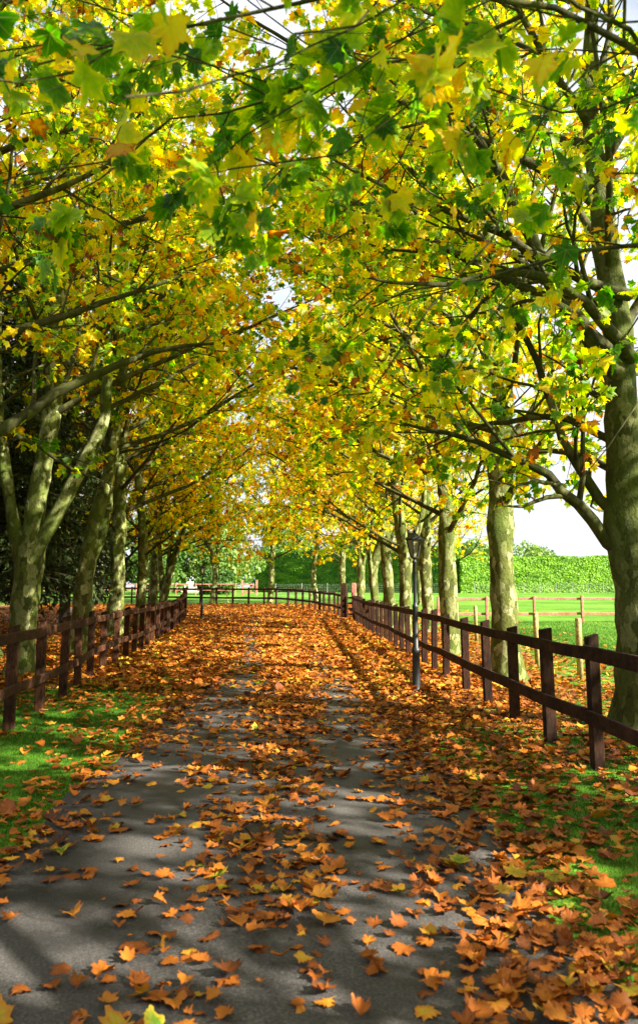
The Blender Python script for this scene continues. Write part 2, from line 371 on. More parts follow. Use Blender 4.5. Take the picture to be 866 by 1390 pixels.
# ------------------------------------------------------------------ leaves
def outline(half):
    pts = []
    for a, r in half: pts.append((r*math.sin(R(a)), r*math.cos(R(a))))
    for a, r in half[-2:0:-1] if half[-1][0] == 180 else half[:0:-1]: pts.append((-r*math.sin(R(a)), r*math.cos(R(a))))
    return np.array([(0, .02)]+pts)
HI = outline([(0, 1.0), (9, .80), (14, .72), (19, .70), (28, .56), (36, .68), (43, .70), (51, .88), (57, .70), (64, .62), (76, .50), (90, .58), (103, .66), (112, .52), (135, .42), (173, .22), (180, .72)])
LO = outline([(0, 1.0), (17, .68), (28, .56), (50, .86), (74, .50), (102, .66), (130, .42), (180, .22)])
DIA = np.array([(0, .1), (0, 1), (.55, .35), (0, -.4), (-.55, .35)])
def leaf_verts(T, pos, ax, ay, nrm, size, curl, fold, rs, depth=(.75, 1.15)):
    """template T on every position -> (n, k, 3)"""
    x = T[:, 0][None, :, None]; y = T[:, 1][None, :, None]
    rad = np.maximum(np.hypot(T[:, 0], T[:, 1]), .12)[None, :, None]; pw = rs.uniform(*depth, (len(pos), 1, 1)); lob = np.where(np.arange(len(T))[None, :, None] == 0, 1, rad**(pw-1)); x = x*lob; y = y*lob
    w = rs.normal(0, .07, (len(pos), len(T), 1)); q = rs.normal(1, .10, (len(pos), len(T), 1)); x = x*q; y = y*q
    z = fold[:, None, None]*np.abs(x)-curl[:, None, None]*(y*y)-.5*curl[:, None, None]*x*x+w*.6
    s = size[:, None, None]
    wx = rs.uniform(.8, 1.15, (len(pos), 1, 1))
    return pos[:, None, :]+s*(x*wx*ax[:, None, :]+y*ay[:, None, :]+z*nrm[:, None, :])
def fan(n, k):
    j = np.arange(1, k); tri = np.stack([np.zeros(k-1, int), j, np.roll(j, -1)], 1)
    return (np.arange(n)[:, None, None]*k+tri[None]).reshape(-1, 3)
def unit(v): return v/np.maximum(np.linalg.norm(v, axis=-1, keepdims=True), 1e-9)
def leaves_mesh(name, T, pos, tip, nrm, size, tone, rs, curl=(.05, .35), fold=(-.1, .45), depth=(.75, 1.15)):
    n = len(pos); ay = unit(tip); ax = unit(np.cross(ay, nrm)); nr = np.cross(ax, ay)
    V = leaf_verts(T, pos, ax, ay, nr, size, rs.uniform(*curl, n), rs.uniform(*fold, n), rs, depth)
    at = {'tone': ('FACE', np.repeat(tone, len(T)-1))}
    if len(T) > 20:      # veins run from the leaf's base to its lobe tips; rims brown first
        r_ = np.hypot(T[:, 0], T[:, 1]); vein = np.zeros(len(T)); vein[0] = 1
        for j in range(1, len(T)):
            p_, q_ = T[j-1 if j > 1 else len(T)-1], T[j+1 if j < len(T)-1 else 1]
            if r_[j] > np.hypot(*p_) and r_[j] > np.hypot(*q_) and T[j][1] > -.5: vein[j] = 1
        at['vein'] = ('POINT', np.tile(vein, n)); at['rim'] = ('POINT', np.tile((np.arange(len(T)) > 0).astype(float), n))
    return np_mesh(name, V.reshape(-1, 3), fan(n, len(T)), False, at)

# ------------------------------------------------------------------ trees
def tubes(paths, rads, sides):
    """paths (B,N,3), rads (B,N)"""
    B, n, _ = paths.shape
    t = np.empty_like(paths); t[:, 1:-1] = paths[:, 2:]-paths[:, :-2]; t[:, 0] = paths[:, 1]-paths[:, 0]; t[:, -1] = paths[:, -1]-paths[:, -2]
    t = unit(t); main = unit(paths[:, -1]-paths[:, 0])
    ref = np.where(np.abs(main[:, 2:3]) > .7, np.array([[1., .2, 0]]), np.array([[0, 0, 1.]]))[:, None, :]
    x = unit(np.cross(t, np.broadcast_to(ref, t.shape))); y = np.cross(t, x)
    an = np.arange(sides)*2*math.pi/sides
    V = paths[:, :, None, :]+rads[:, :, None, None]*(x[:, :, None, :]*np.cos(an)[None, None, :, None]+y[:, :, None, :]*np.sin(an)[None, None, :, None])
    b = np.arange(B)[:, None, None]*n*sides; i = np.arange(n-1)[None, :, None]*sides; j = np.arange(sides)[None, None, :]; j2 = (j+1) % sides
    F = np.stack([b+i+j, b+i+j2, b+i+sides+j2, b+i+sides+j], -1).reshape(-1, 4)
    return V.reshape(-1, 3), F
def at_t(paths, t):
    n = paths.shape[1]; f = np.clip(t, 0, .999)*(n-1); i = f.astype(int); w = (f-i)[:, None]
    b = np.arange(len(paths)); a = paths[b, i]; c = paths[b, i+1]
    return a*(1-w)+c*w, unit(c-a)
def spawn(paths, rads, per, t0, t1, L, ang, steps, up, wob, rs, flat=.5, rr=.5, rend=.15):
    B = len(paths); k = np.tile(np.arange(per), B); idx = np.repeat(np.arange(B), per)
    t = t0+(t1-t0)*(k+rs.uniform(.1, .9, len(k)))/per
    p, d = at_t(paths[idx], t)
    pr = np.array([np.interp(tt, np.linspace(0, 1, rads.shape[1]), rads[i]) for tt, i in zip(t, idx)])
    side = rs.normal(size=(len(k), 3)); side[:, 2] *= (1-flat)
    side = unit(side-(side*d).sum(1, keepdims=True)*d)
    a = R(ang)+rs.normal(0, .2, len(k)); dr = unit(np.cos(a)[:, None]*d+np.sin(a)[:, None]*side)
    ln = L*rs.uniform(.65, 1.25, len(k))*(1.15-.6*t)
    out = [p]
    for s in range(steps-1):
        p = p+dr*(ln/(steps-1))[:, None]; out.append(p)
        dr = unit(dr+rs.normal(0, wob, dr.shape)+np.array([0, 0, up]))
    P = np.stack(out, 1)
    r0 = np.minimum(pr*rr*rs.uniform(.75, 1.1, len(k)), pr*.8)
    rad = r0[:, None]*np.linspace(1, rend, steps)[None]
    return P, rad
def smooth_path(pts, n):
    pts = np.array(pts, float); m = len(pts); out = []
    s = np.concatenate([[0], np.cumsum(np.linalg.norm(np.diff(pts[:, :3], axis=0), axis=1))]); s /= s[-1]
    for u in np.linspace(0, 1, n):
        i = min(np.searchsorted(s, u, side='right')-1, m-2); t = (u-s[i])/(s[i+1]-s[i])
        p0 = pts[max(i-1, 0)]; p1 = pts[i]; p2 = pts[i+1]; p3 = pts[min(i+2, m-1)]
        out.append(.5*((2*p1)+(p2-p0)*t+(2*p0-5*p1+4*p2-p3)*t*t+(3*p1-p0-3*p2+p3)*t**3))
    return np.array(out)

def tree_meshes(seed, stems, H, base_r, n1=18, reach=4.2, z0=2.4, tone=.4, T=LO, leaf=.105, per_twig=10, n2=7, n3=6,
                low=(), avoid=None, tone_sd=.14, out_bias=None, flare=1.5):
    """stems: polylines with radius [(x,y,z,r)...] starting at the trunk; low: extra hand-laid limbs the crown also grows from"""
    rs = np.random.default_rng(seed)
    # trunk and stems, lumpy
    TV = []; TF = []; off = 0
    for si, st in enumerate(stems):
        n = 72; q = smooth_path(st, n); q[:, :2] += np.cumsum(rs.normal(0, .005, (n, 2)), 0)*(np.arange(n)/n)[:, None]
        r = q[:, 3].copy()
        if si == 0:
            zz = q[:, 2]; r *= 1+(flare-1)*np.exp(-np.maximum(zz, 0)/.22)
        v, f = tubes(q[None, :, :3], r[None], 18)
        ring = v.reshape(n, 18, 3); c = q[:, None, :3]
        ph = rs.uniform(0, 6.28, 4); an = np.arange(18)*2*math.pi/18
        lump = 1+.06*np.sin(2*an[None]+q[:, 2:3]*2.1+ph[0])+.05*np.sin(3*an[None]-q[:, 2:3]*3.7+ph[1])+.03*np.sin(5*an[None]+q[:, 2:3]*9+ph[2])
        if si == 0: lump = lump+.16*np.exp(-np.maximum(q[:, 2:3], 0)/.25)*np.sin(4*an[None]+ph[3])
        lump = lump*(1+.05*np.sin(q[:, 2:3]*5.3+ph[2])+.04*np.sin(q[:, 2:3]*11+ph[0])+rs.normal(0, .012, (n, 18)))
        kn = rs.uniform(0, .7, 9)
        for kk in kn:
            i0 = kk*n; a0 = rs.uniform(0, 6.28)
            lump = lump+.14*np.exp(-((np.arange(n)[:, None]-i0)/1.3)**2)*np.exp(-((np.angle(np.exp(1j*(an[None]-a0))))/.5)**2)
        v = (c+(ring-c)*lump[:, :, None]).reshape(-1, 3)
        TV.append(v); TF.append(f+off); off += len(v)
    trunk = np_mesh('trunk', np.concatenate(TV), np.concatenate(TF), True)
    # primary limbs
    P1 = []; R1 = []; steps = 12; ga = rs.uniform(0, 6.28)
    for st in stems:
        q = smooth_path(st, 60); share = max(3, int(n1*(st[-1][2]-st[0][2])/sum(s[-1][2]-s[0][2] for s in stems)))
        ok = np.where(q[:, 2] > z0)[0]
        for k in range(share):
            i = ok[int((k+.3+.4*rs.random())/share*(len(ok)-1))]; p = q[i, :3].copy(); fr = (p[2]-z0)/(H-z0); ga += 2.4+rs.normal(0, .25)
            el = R(31+42*fr**1.5)+rs.normal(0, .1); ln = reach*(1-.48*fr**1.8)*rs.uniform(.8, 1.15)*(.8+.35*abs(math.cos(ga)))
            d = np.array([math.cos(ga)*math.cos(el), math.sin(ga)*math.cos(el), math.sin(el)])
            if out_bias is not None: d = unit(d+np.array(out_bias)*.35)
            out = [p.copy()]
            for s in range(steps-1):
                p = p+d*ln/(steps-1); out.append(p.copy()); d = unit(d+rs.normal(0, .09, 3)+np.array([0, 0, .03 if s < 5 else -.035]))
            P1.append(out); r0 = min(q[i, 3]*.5, .014+.0105*ln); R1.append(np.linspace(1, .16, steps)*r0)
    for lb in low:
        q = smooth_path(lb, steps); q[1:, :3] += np.cumsum(rs.normal(0, .028, (steps-1, 3)), 0); P1.append(q[:, :3]); R1.append(q[:, 3])
    P1 = np.array(P1); R1 = np.array(R1)
    P2, R2 = spawn(P1, R1, n2, .18, 1.0, reach*.42, 48, 7, .02, .14, rs, flat=.55, rr=.55)
    P3, R3 = spawn(P2, R2, n3, .15, 1.0, .62, 45, 4, -.02, .15, rs, flat=.3, rr=.5, rend=.4)
    R2 = np.maximum(R2, .004); R3 = np.maximum(R3, .0022)
    k = P3[:, :, 2].min(1) > .9+z0*.45
    if avoid is not None: k &= np.linalg.norm(P3-np.array(avoid), axis=2).min(1) > 2.45
    P3 = P3[k]; R3 = R3[k]
    v1, f1 = tubes(P1, R1, 8); v2, f2 = tubes(P2, R2, 5); v3, f3 = tubes(P3, R3, 3)
    br = np_mesh('branches', np.concatenate([v1, v2, v3]), np.concatenate([f1, f2+len(v1), f3+len(v1)+len(v2)]), True)
    # leaves
    idx = np.repeat(np.arange(len(P3)), per_twig); n = len(idx)
    p, d = at_t(P3[idx], rs.uniform(.1, 1.0, n)**.7)
    o = unit(rs.normal(size=(n, 3))+d*.7+np.array([0, 0, -.3])); pos = p+o*rs.uniform(.03, .10, n)[:, None]
    nrm = unit(rs.normal(0, .62, (n, 3))+np.array([0, 0, .75])); tip = unit(o+np.array([0, 0, -.45]))
    size = leaf*rs.uniform(.6, 1.2, n)
    tw = rs.normal(0, tone_sd*.8, len(P3))[idx]; tn = np.clip(tone+tw+rs.normal(0, tone_sd, n)+(rs.random(n) < .15)*.32, 0, 1)
    crown = leaves_mesh('crown', T, pos, tip, nrm, size, tn, rs)
    return trunk, br, crown

def put_tree(meshes, loc, label, group, name='plane_tree', rz=0, scale=1, mats=('bark', 'twig', 'leaf'), cat='tree'):
    e = empty(name, (loc[0], loc[1], gz(loc[1])-.02), rz); e.scale = (scale,)*3
    tag(e, label, cat, group)
    for nm, me, mt in zip(('trunk', 'branches', 'crown'), meshes, mats): link_mesh(nm, me, M[mt], e)
    return e
def stem(H, r, lean=(0, 0), wob=.12, seed=0, tip=.03):
    rr = random.Random(seed); out = []
    for i in range(8):
        t = i/7
        out.append((lean[0]*t+(rr.uniform(-wob, wob) if 0 < i else 0), lean[1]*t+(rr.uniform(-wob, wob) if 0 < i else 0), H*t-(.05 if i == 0 else 0), r*(1-t)**.75+tip if i else r*1.05))
    return out

GR = 'plane trees in the row outside the right hand fence'
GL = 'plane trees in the row outside the left hand fence'
GF = 'plane trees beyond the far cross fence'

# nearest right tree, out of frame, whose low bough hangs over the lane
near_bough = [(0, .1, 3.1, 0.0310), (-1.0, -.5, 3.7, 0.0248), (-2.0, -1.2, 4.0, 0.0186), (-2.9, -1.75, 3.98, 0.0124), (-3.8, -2.0, 3.8, 0.0081), (-4.8, -2.1, 3.5, 0.0037)]
near_bough4 = [(-2.0, -1.2, 4.0, 0.0124), (-2.6, -1.9, 3.95, 0.0099), (-3.1, -2.25, 3.8, 0.0074), (-3.5, -2.4, 3.55, 0.0037)]
near_bough5 = [(-2.9, -1.75, 3.98, 0.0099), (-3.6, -1.6, 3.9, 0.0074), (-4.2, -1.5, 3.75, 0.0056), (-4.9, -1.3, 3.5, 0.0031)]
near_bough6 = [(-.8, -.4, 3.6, 0.0124), (-1.5, -1.1, 3.8, 0.0099), (-2.1, -1.8, 3.75, 0.0074), (-2.6, -2.2, 3.5, 0.0037)]
near_bough2 = [(0, .0, 3.3, 0.0310), (-.8, .6, 4.0, 0.0248), (-1.5, 1.2, 4.25, 0.0174), (-2.3, 1.9, 4.4, 0.0112), (-3.1, 2.5, 4.3, 0.0050)]
near_bough3 = [(0, .1, 2.2, .06), (-.6, .6, 2.7, .045), (-1.1, 1.2, 2.95, .03), (-1.8, 1.7, 3.1, .02), (-2.5, 2.0, 3.0, .009)]
put_tree(tree_meshes(11, [stem(13, .26, (.2, .2), seed=1)], 13, .26, n1=16, reach=4.8, avoid=(-3.75, -4.7, 1.58), z0=5.0, tone=.24, T=HI, leaf=.10, low=[near_bough, near_bough2, near_bough4, near_bough5, near_bough6], per_twig=7, n2=8, n3=6),
         (3.75, 4.7), 'nearest right plane tree, its big green leaves hanging over the top of the photo', GR)
# R1 with two low limbs rising towards the lane
r1 = [(0, 0, -.05, .33), (-.03, 0, 1.0, .29), (-.08, 0, 2.0, .275), (-.12, 0, 3.2, .21), (-.08, .1, 4.6, .17), (-.2, .1, 6.2, .14), (-.25, .2, 8.0, .10), (-.1, .2, 10.0, .07), (0, .2, 13, .02)]
r1low = [[(-.1, .1, 3.3, .05), (-.8, .6, 3.75, .042), (-1.5, 1.2, 3.8, .03), (-2.2, 1.6, 3.55, .012)],
         [(-.1, .1, 2.9, .05), (-.6, .9, 3.4, .04), (-.95, 1.9, 3.45, .028), (-1.2, 2.9, 3.1, .012)],
         [(0, .1, 3.6, .05), (-.2, 1.0, 4.2, .04), (-.3, 2.0, 4.4, .028), (-.5, 3.1, 4.1, .012)],
         [(-.15, 0, 1.95, .085), (-.45, 0, 2.3, .075), (-.8, -.1, 2.62, .065), (-1.25, -.2, 2.95, .05), (-1.9, -.3, 3.25, .035), (-2.7, -.3, 3.45, .015)],
         [(-.15, .05, 2.35, .07), (-.5, .1, 2.75, .062), (-.75, .15, 3.25, .055), (-.9, .2, 4.0, .045), (-1.3, .2, 4.9, .035), (-1.9, .3, 5.9, .015)],
         [(-.1, 0, 4.1, .12), (-.5, -.1, 4.5, .11), (-.95, -.1, 5.3, .09), (-1.3, -.2, 6.1, .07), (-1.7, -.2, 7.0, .05), (-2.2, -.2, 8.1, .02)],
         [(0, -.1, 4.3, .08), (-.7, -.7, 4.75, .06), (-1.5, -1.2, 4.9, .045), (-2.3, -1.5, 4.7, .03), (-3.2, -1.9, 4.6, .012)],
         [(0, -.1, 5.1, .08), (-.7, -.5, 5.2, .06), (-1.6, -.8, 5.6, .045), (-2.6, -1.0, 5.9, .03), (-3.6, -1.2, 6.3, .012)]]
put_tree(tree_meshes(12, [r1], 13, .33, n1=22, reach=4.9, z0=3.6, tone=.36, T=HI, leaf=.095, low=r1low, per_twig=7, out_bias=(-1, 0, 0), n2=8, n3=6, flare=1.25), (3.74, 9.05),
         'thickest mossy trunk at the right edge of the photo, with two low limbs reaching left', GR, mats=('moss_shade_bark', 'twig', 'leaf'))
put_tree(tree_meshes(13, [stem(13.5, .215, (.1, .2), seed=3)], 13.5, .21, n1=32, reach=5.0, z0=2.9, tone=.44, out_bias=(-1, 0, 0), T=LO, leaf=.097, per_twig=14, n2=9, n3=6), (3.22, 13.5),
         'plane tree with straight mottled trunk, second one right of the near lamp post', GR)
put_tree(tree_meshes(14, [stem(14, .19, (-.15, .2), seed=4)], 14, .19, n1=32, reach=5.2, z0=2.8, out_bias=(-1, 0, 0), tone=.48, leaf=.10, per_twig=12, n2=9, n3=6), (3.14, 18.7),
         'plane tree with a mottled straight trunk just right of the near lamp post', GR)

protos = []
for k, (H, tone, ln) in enumerate([(16, .49, (-.3, .1)), (16.5, .54, (.35, -.2)), (16, .51, (-.1, .3)), (16.5, .57, (.2, .1))]):
    st = stem(H, .19, ln, wob=.2, seed=20+k); stems = [st]
    if k == 1: stems.append([(st[1][0], st[1][1], 2.0, .11), (-.35, .1, 3.0, .10), (-.75, .1, 4.4, .08), (-.9, 0, 6.2, .05), (-1.1, 0, 8.6, .02)])
    if k == 2: stems.append([(st[1][0], st[1][1], 1.7, .11), (.4, -.1, 2.8, .10), (.7, -.1, 4.2, .08), (1.1, 0, 6.0, .05), (1.5, 0, 8.2, .02)])
    protos.append(tree_meshes(30+k, stems, H, .19, n1=30, reach=5.3, z0=2.5, tone=tone, out_bias=(1, 0, 0), leaf=.105, per_twig=10, n2=9, n3=6))
far_right = [((2.62, 24.4), 1, 3.5, .95, 'slim forking plane tree standing just left of the near lamp post'),
             ((3.85, 27.2), 0, 2.8, 1.0, 'pale slender plane trunk just right of the near lantern, behind the closer trunk'),
             ((2.75, 29.9), 3, 3.3, 1.05, 'stout pale plane trunk second to the left of the near lamp'),
             ((2.55, 34.0), 2, 3.9, .95, 'plane tree with a side stem, next right of the gate post where fences meet'),
             ((2.15, 41.0), 1, 2.7, 1.0, 'forked plane tree just behind the tall gate posts'),
             ((1.5, 47.0), 0, 3.2, .9, 'slender plane tree showing just left of the tall gate posts')]
for loc, k, rz, s, lb in far_right: put_tree(protos[k], loc, lb, GR, rz=rz, scale=s)
far_cross = [((-.15, 52.5), 3, 2.0, .85, 'thin plane tree beyond the cross fence, in front of the dark hedge middle'),
             ((-3.2, 51.2), 0, 5.0, .9, 'plane tree beyond the cross fence standing at the left end of the dark hedge'),
             ((-7.1, 52.3), 2, 1.4, .95, 'plane tree beyond the cross fence directly behind the far lamp'),
             ((-11.3, 52.6), 3, .2, .95, 'plane tree beyond the cross fence, seen through the left row of trunks'),
             ((-15.6, 52.9), 1, 3.2, .95, 'plane tree far left beyond the cross fence, half hidden by the left row'),
             ((6.5, 50.0), 2, 2.7, .9, 'plane tree by the field rails, its golden low boughs showing over the hedge'),
             ((9.5, 56.0), 0, 4.7, .85, 'plane tree in the paddock with yellow boughs behind the near lamp')]
for loc, k, rz, s, lb in far_cross: put_tree(protos[k], loc, lb, GF, rz=rz, scale=s)

for x, y, k, rz, lb in [(3.95, .2, 0, 1.2, 'plane tree standing beside the camera on the right, shading the near lane'), (4.05, -4.3, 3, 3.2, 'plane tree behind the camera on the right, shading the near lane'),
                        (9.9, 2.4, 1, .4, 'unseen plane tree added on the right to shade the near verge'),  # this tree and the next are out of view, added only for their shade
                        (10.4, -3.6, 2, 2.4, 'unseen plane tree added behind the camera to shade the near lane')]:
    put_tree(protos[k], (x, y), lb, GR, rz=rz, scale=.95)

# left row
l0 = [(0, 0, -.05, .26), (0, 0, 2, .22), (.1, 0, 4, .19), (0, .1, 6.5, .14), (.1, .1, 9, .08), (0, 0, 11.5, .02)]
l0low = [[(.1, 0, 2.2, .085), (.7, .2, 2.9, .08), (1.35, .4, 3.55, .07), (2.0, .6, 4.15, .058), (2.7, .8, 4.5, .04), (3.6, 1.0, 4.75, .018)],
         [(.05, 0, 3.6, .08), (.8, -.3, 4.6, .07), (1.35, -.6, 5.35, .06), (1.75, -.7, 5.75, .048), (2.4, -.8, 5.95, .034), (3.2, -.9, 6.25, .015)],
         [(.05, 0, 3.2, .07), (.9, -.2, 3.9, .06), (1.7, -.3, 4.35, .05), (2.6, -.2, 4.75, .035), (3.7, -.1, 5.2, .015)],
         [(.05, 0, 5.0, .07), (.9, -.5, 5.7, .05), (1.8, -.9, 6.1, .04), (2.7, -1.2, 6.3, .02)]]
put_tree(tree_meshes(15, [l0], 12.5, .26, n1=18, reach=4.6, z0=4.8, out_bias=(1, 0, 0), tone=.40, T=HI, leaf=.085, low=l0low, per_twig=11, n2=8, n3=6), (-5.15, 8.6),
         'plane tree off the left edge whose long mossy bough crosses before the trunks', GL)
l1 = [(0, 0, -.05, .27), (0, 0, .8, .245), (.05, 0, 2.0, .25), (.10, 0, 2.6, .19), (.12, .05, 3.4, .18), (.3, .1, 5.0, .16), (.25, .1, 6.6, .14), (.35, .1, 8.6, .10), (.35, 0, 10.5, .06), (.3, 0, 12, .02)]
l1b = [(.08, -.02, 2.0, .16), (.38, -.05, 2.65, .135), (.70, -.1, 3.25, .125), (1.08, -.15, 3.95, .115), (1.38, -.15, 4.7, .105), (1.48, -.2, 5.7, .09), (1.7, -.2, 7.0, .05), (1.9, -.2, 8.5, .02)]
l1c = [(-.05, 0, 2.0, .15), (-.3, 0, 2.9, .12), (-.5, -.05, 3.9, .10), (-.7, -.1, 5.2, .07), (-.8, 0, 7.2, .03)]
put_tree(tree_meshes(16, [l1, l1b, l1c], 13, .26, n1=32, reach=4.9, z0=4.8, out_bias=(1, 0, 0), tone=.44, leaf=.09, per_twig=12, n2=8, n3=6, flare=1.2), (-5.37, 14.3),
         'thick plane tree at the left edge that forks low into three mossy stems', GL)
l2 = [(0, 0, -.05, .25), (.02, 0, .8, .215), (.06, 0, 1.6, .225), (.12, 0, 2.2, .20), (.25, 0, 3.1, .17), (.55, 0, 4.3, .15), (.7, 0, 5.6, .14), (.9, 0, 7.5, .10), (1.1, 0, 10, .07), (1.2, 0, 13.5, .02)]
l2b = [(.15, 0, 2.1, .11), (.42, .1, 2.9, .10), (.52, .2, 3.9, .09), (.4, .3, 5.4, .07), (.5, .4, 8, .02)]
put_tree(tree_meshes(17, [l2, l2b], 13.5, .24, n1=32, reach=5.0, z0=4.6, out_bias=(1, 0, 0), tone=.46, leaf=.092, per_twig=12, n2=8, n3=6), (-5.61, 18.5),
         'bulging plane trunk leaning right with bright moss, second behind the left fence', GL)
put_tree(tree_meshes(18, [stem(14, .23, (.05, .1), wob=.05, seed=9)], 14, .22, n1=32, reach=5.2, z0=3.9, out_bias=(1, 0, 0), tone=.50, leaf=.10, per_twig=12, n2=8, n3=6), (-6.44, 24.9),
         'straight upright plane trunk, third along behind the left fence', GL)
lm = tree_meshes(19, [[(0, 0, -.05, .23), (.1, 0, 1, .20), (.3, 0, 2.0, .18), (.7, 0, 3.4, .15), (1.1, 0, 5, .12), (1.3, 0, 7.5, .08), (1.5, 0, 13.5, .02)],
                      [(.05, 0, .9, .13), (-.05, .05, 2, .12), (-.2, .1, 3.6, .10), (-.3, .1, 6, .07), (-.5, .1, 9, .02)],
                      [(.25, 0, 1.6, .10), (.25, .1, 2.6, .09), (.4, .2, 4.2, .07), (.4, .2, 7.5, .02)]], 13, .2, n1=30, reach=5.0, z0=2.5, out_bias=(1, 0, 0), tone=.53, leaf=.105, per_twig=10, n2=9, n3=6)
left_far = [(protos[0], (-7.15, 31.2), .4, 1.0, 'mossy plane trunk between the straight trunk and the leaning many stemmed one'),
            (protos[3], (-8.9, 34.5), -.4, .8, 'thin plane trunk set back behind the left row'),
            (protos[1], (-7.9, 37.6), 5.9, 1.0, 'plane trunk tucked just left of the leaning many stemmed one'),
            (lm, (-7.15, 35.6), 0, 1.0, 'plane tree of several stems leaning right at the far end of the left fence')]
for me, loc, rz, s, lb in left_far: put_tree(me, loc, lb, GL, rz=rz, scale=s)

# conifer wood at the left
def conifer_meshes(seed, H=15, z0=1.2, reach=3.2, sprays=260):
    rs = np.random.default_rng(seed)
    q = smooth_path([(0, 0, -.05, .24), (0, 0, H*.3, .2), (.1, 0, H*.7, .1), (.1, 0, H, .02)], 24)
    v, f = tubes(q[None, :, :3], q[None, :, 3], 12); trunk = np_mesh('trunk', v, f, True)
    z = z0+(H-z0)*rs.random(sprays)**1.1; an = rs.uniform(0, 6.28, sprays); ln = reach*(1-((z-z0)/(H-z0))**1.4*.8)*rs.uniform(.6, 1.1, sprays)
    p = np.stack([0*z, 0*z, z], 1); d = np.stack([np.cos(an), np.sin(an), rs.uniform(.05, .4, sprays)], 1); out = [p]
    for s in range(7):
        p = p+d*(ln/7)[:, None]; out.append(p); d = d+np.array([0, 0, -.12])+rs.normal(0, .05, d.shape)
    P = np.stack(out, 1); rad = np.linspace(.035, .006, 8)[None]*np.ones((sprays, 1))
    P2, r2 = spawn(P, rad, 8, .15, 1, .8, 55, 4, -.14, .1, rs, flat=.8, rr=.4)
    v1, f1 = tubes(P, rad, 5); v2, f2 = tubes(P2, np.maximum(r2, .004), 3)
    br = np_mesh('branches', np.concatenate([v1, v2]), np.concatenate([f1, f2+len(v1)]), True)
    idx = np.repeat(np.arange(len(P2)), 14); n = len(idx); p, dd = at_t(P2[idx], rs.random(n))
    o = unit(rs.normal(size=(n, 3))*.7+dd+np.array([0, 0, -.35]))
    T = np.array([(0, .3), (0, 1), (.16, .5), (.12, 0), (-.12, 0), (-.16, .5)])
    cr = leaves_mesh('crown', T, p, o, unit(rs.normal(0, .6, (n, 3))+np.array([0, 0, .8])), rs.uniform(.12, .26, n), np.clip(rs.normal(.4, .22, n), 0, 1), rs)
    return trunk, br, cr
con = [conifer_meshes(51), conifer_meshes(52, 14, 2.0, 3.4)]
cons = [(-9.3, 15.2, 0, 'dark conifer behind the forked trunk at the left edge'), (-8.6, 20.5, 1, 'dark conifer between the two nearest left trunks'),
        (-12.5, 18.5, 1, 'dark conifer deeper in the wood at the left edge'), (-9.6, 26.0, 0, 'dark conifer behind the straight upright left trunk'),
        (-13.0, 26.5, 1, 'tall dark conifer filling the wood behind the leaning mossy trunk'), (-10.2, 31.5, 1, 'dark conifer behind the middle of the left row'),
        (-15.5, 33.5, 0, 'dark conifer at the far end of the wood'), (-8.8, 9.6, 1, 'dark conifer closest to the camera at the far left edge'),
        (-17, 22, 0, 'dark conifer in the back rank of the wood'), (-12.6, 11.5, 0, 'dark conifer in the back rank nearest the camera')]
for i, (x, y, k, lb) in enumerate(cons):
    put_tree(con[k], (x, y), lb, 'dark conifers in the wood on the left', 'conifer', rz=i*1.7, scale=[1, .92, 1.08, .97][i % 4], mats=('dbark', 'dbark', 'conifer'))

# ------------------------------------------------------------------ leafy masses far off
def cloud_leaves(name, blobs, n, leafsize, rs, tone=.5, T=DIA):
    w = np.array([b[3]**2 for b in blobs]); idx = rs.choice(len(blobs), n, p=w/w.sum()); B = np.array(blobs)
    d = unit(rs.normal(size=(n, 3))); rad = B[idx, 3]*rs.uniform(.62, 1.05, n)
    pos = B[idx, :3]+d*rad[:, None]*np.array([1, 1, .9]); pos[:, 2] = np.maximum(pos[:, 2], .05)
    nrm = unit(d+rs.normal(0, .6, (n, 3))); tip = rs.normal(size=(n, 3))
    btone = rs.normal(0, .12, len(blobs))[idx]
    return leaves_mesh(name, T, pos, tip, nrm, leafsize*rs.uniform(.6, 1.3, n), np.clip(tone+btone+rs.normal(0, .12, n), 0, 1), rs)
def blob_tree(name, label, cat, group, loc, H, W, n, leafsize, tone, mat, seed, trunk=True, bmat='dbark', z0=.25):
    rs = np.random.default_rng(seed); e = empty(name, (loc[0], loc[1], gz(loc[1])-.02)); tag(e, label, cat, group)
    nb = 16; blobs = []
    for k in range(nb):
        t = z0+(1-z0)*rs.random(); w = W*.5*math.sqrt(max(.1, 1-((t-.55)/.6)**2)); a = rs.uniform(0, 6.28); rr = w*rs.uniform(.2, .75)
        blobs.append((rr*math.cos(a), rr*math.sin(a), H*t*.88, W*rs.uniform(.14, .26)))
    if trunk:
        st = stem(H*.8, max(.1, H*.022), (0, 0), .1, seed); q = smooth_path(st, 16)
        low = [smooth_path([(0, 0, H*.25, H*.012), (b[0]*.5, b[1]*.5, b[2]*.75, H*.008), (b[0], b[1], b[2], H*.003)], 16) for b in blobs]
        A = np.array([q]+low); v, f = tubes(A[:, :, :3], A[:, :, 3], 8); link_mesh('trunk', np_mesh('trunk', v, f, True), M[bmat], e)
    link_mesh('crown' if trunk else 'foliage', cloud_leaves('crown', blobs, n, leafsize, rs, tone), M[mat], e)
    return e
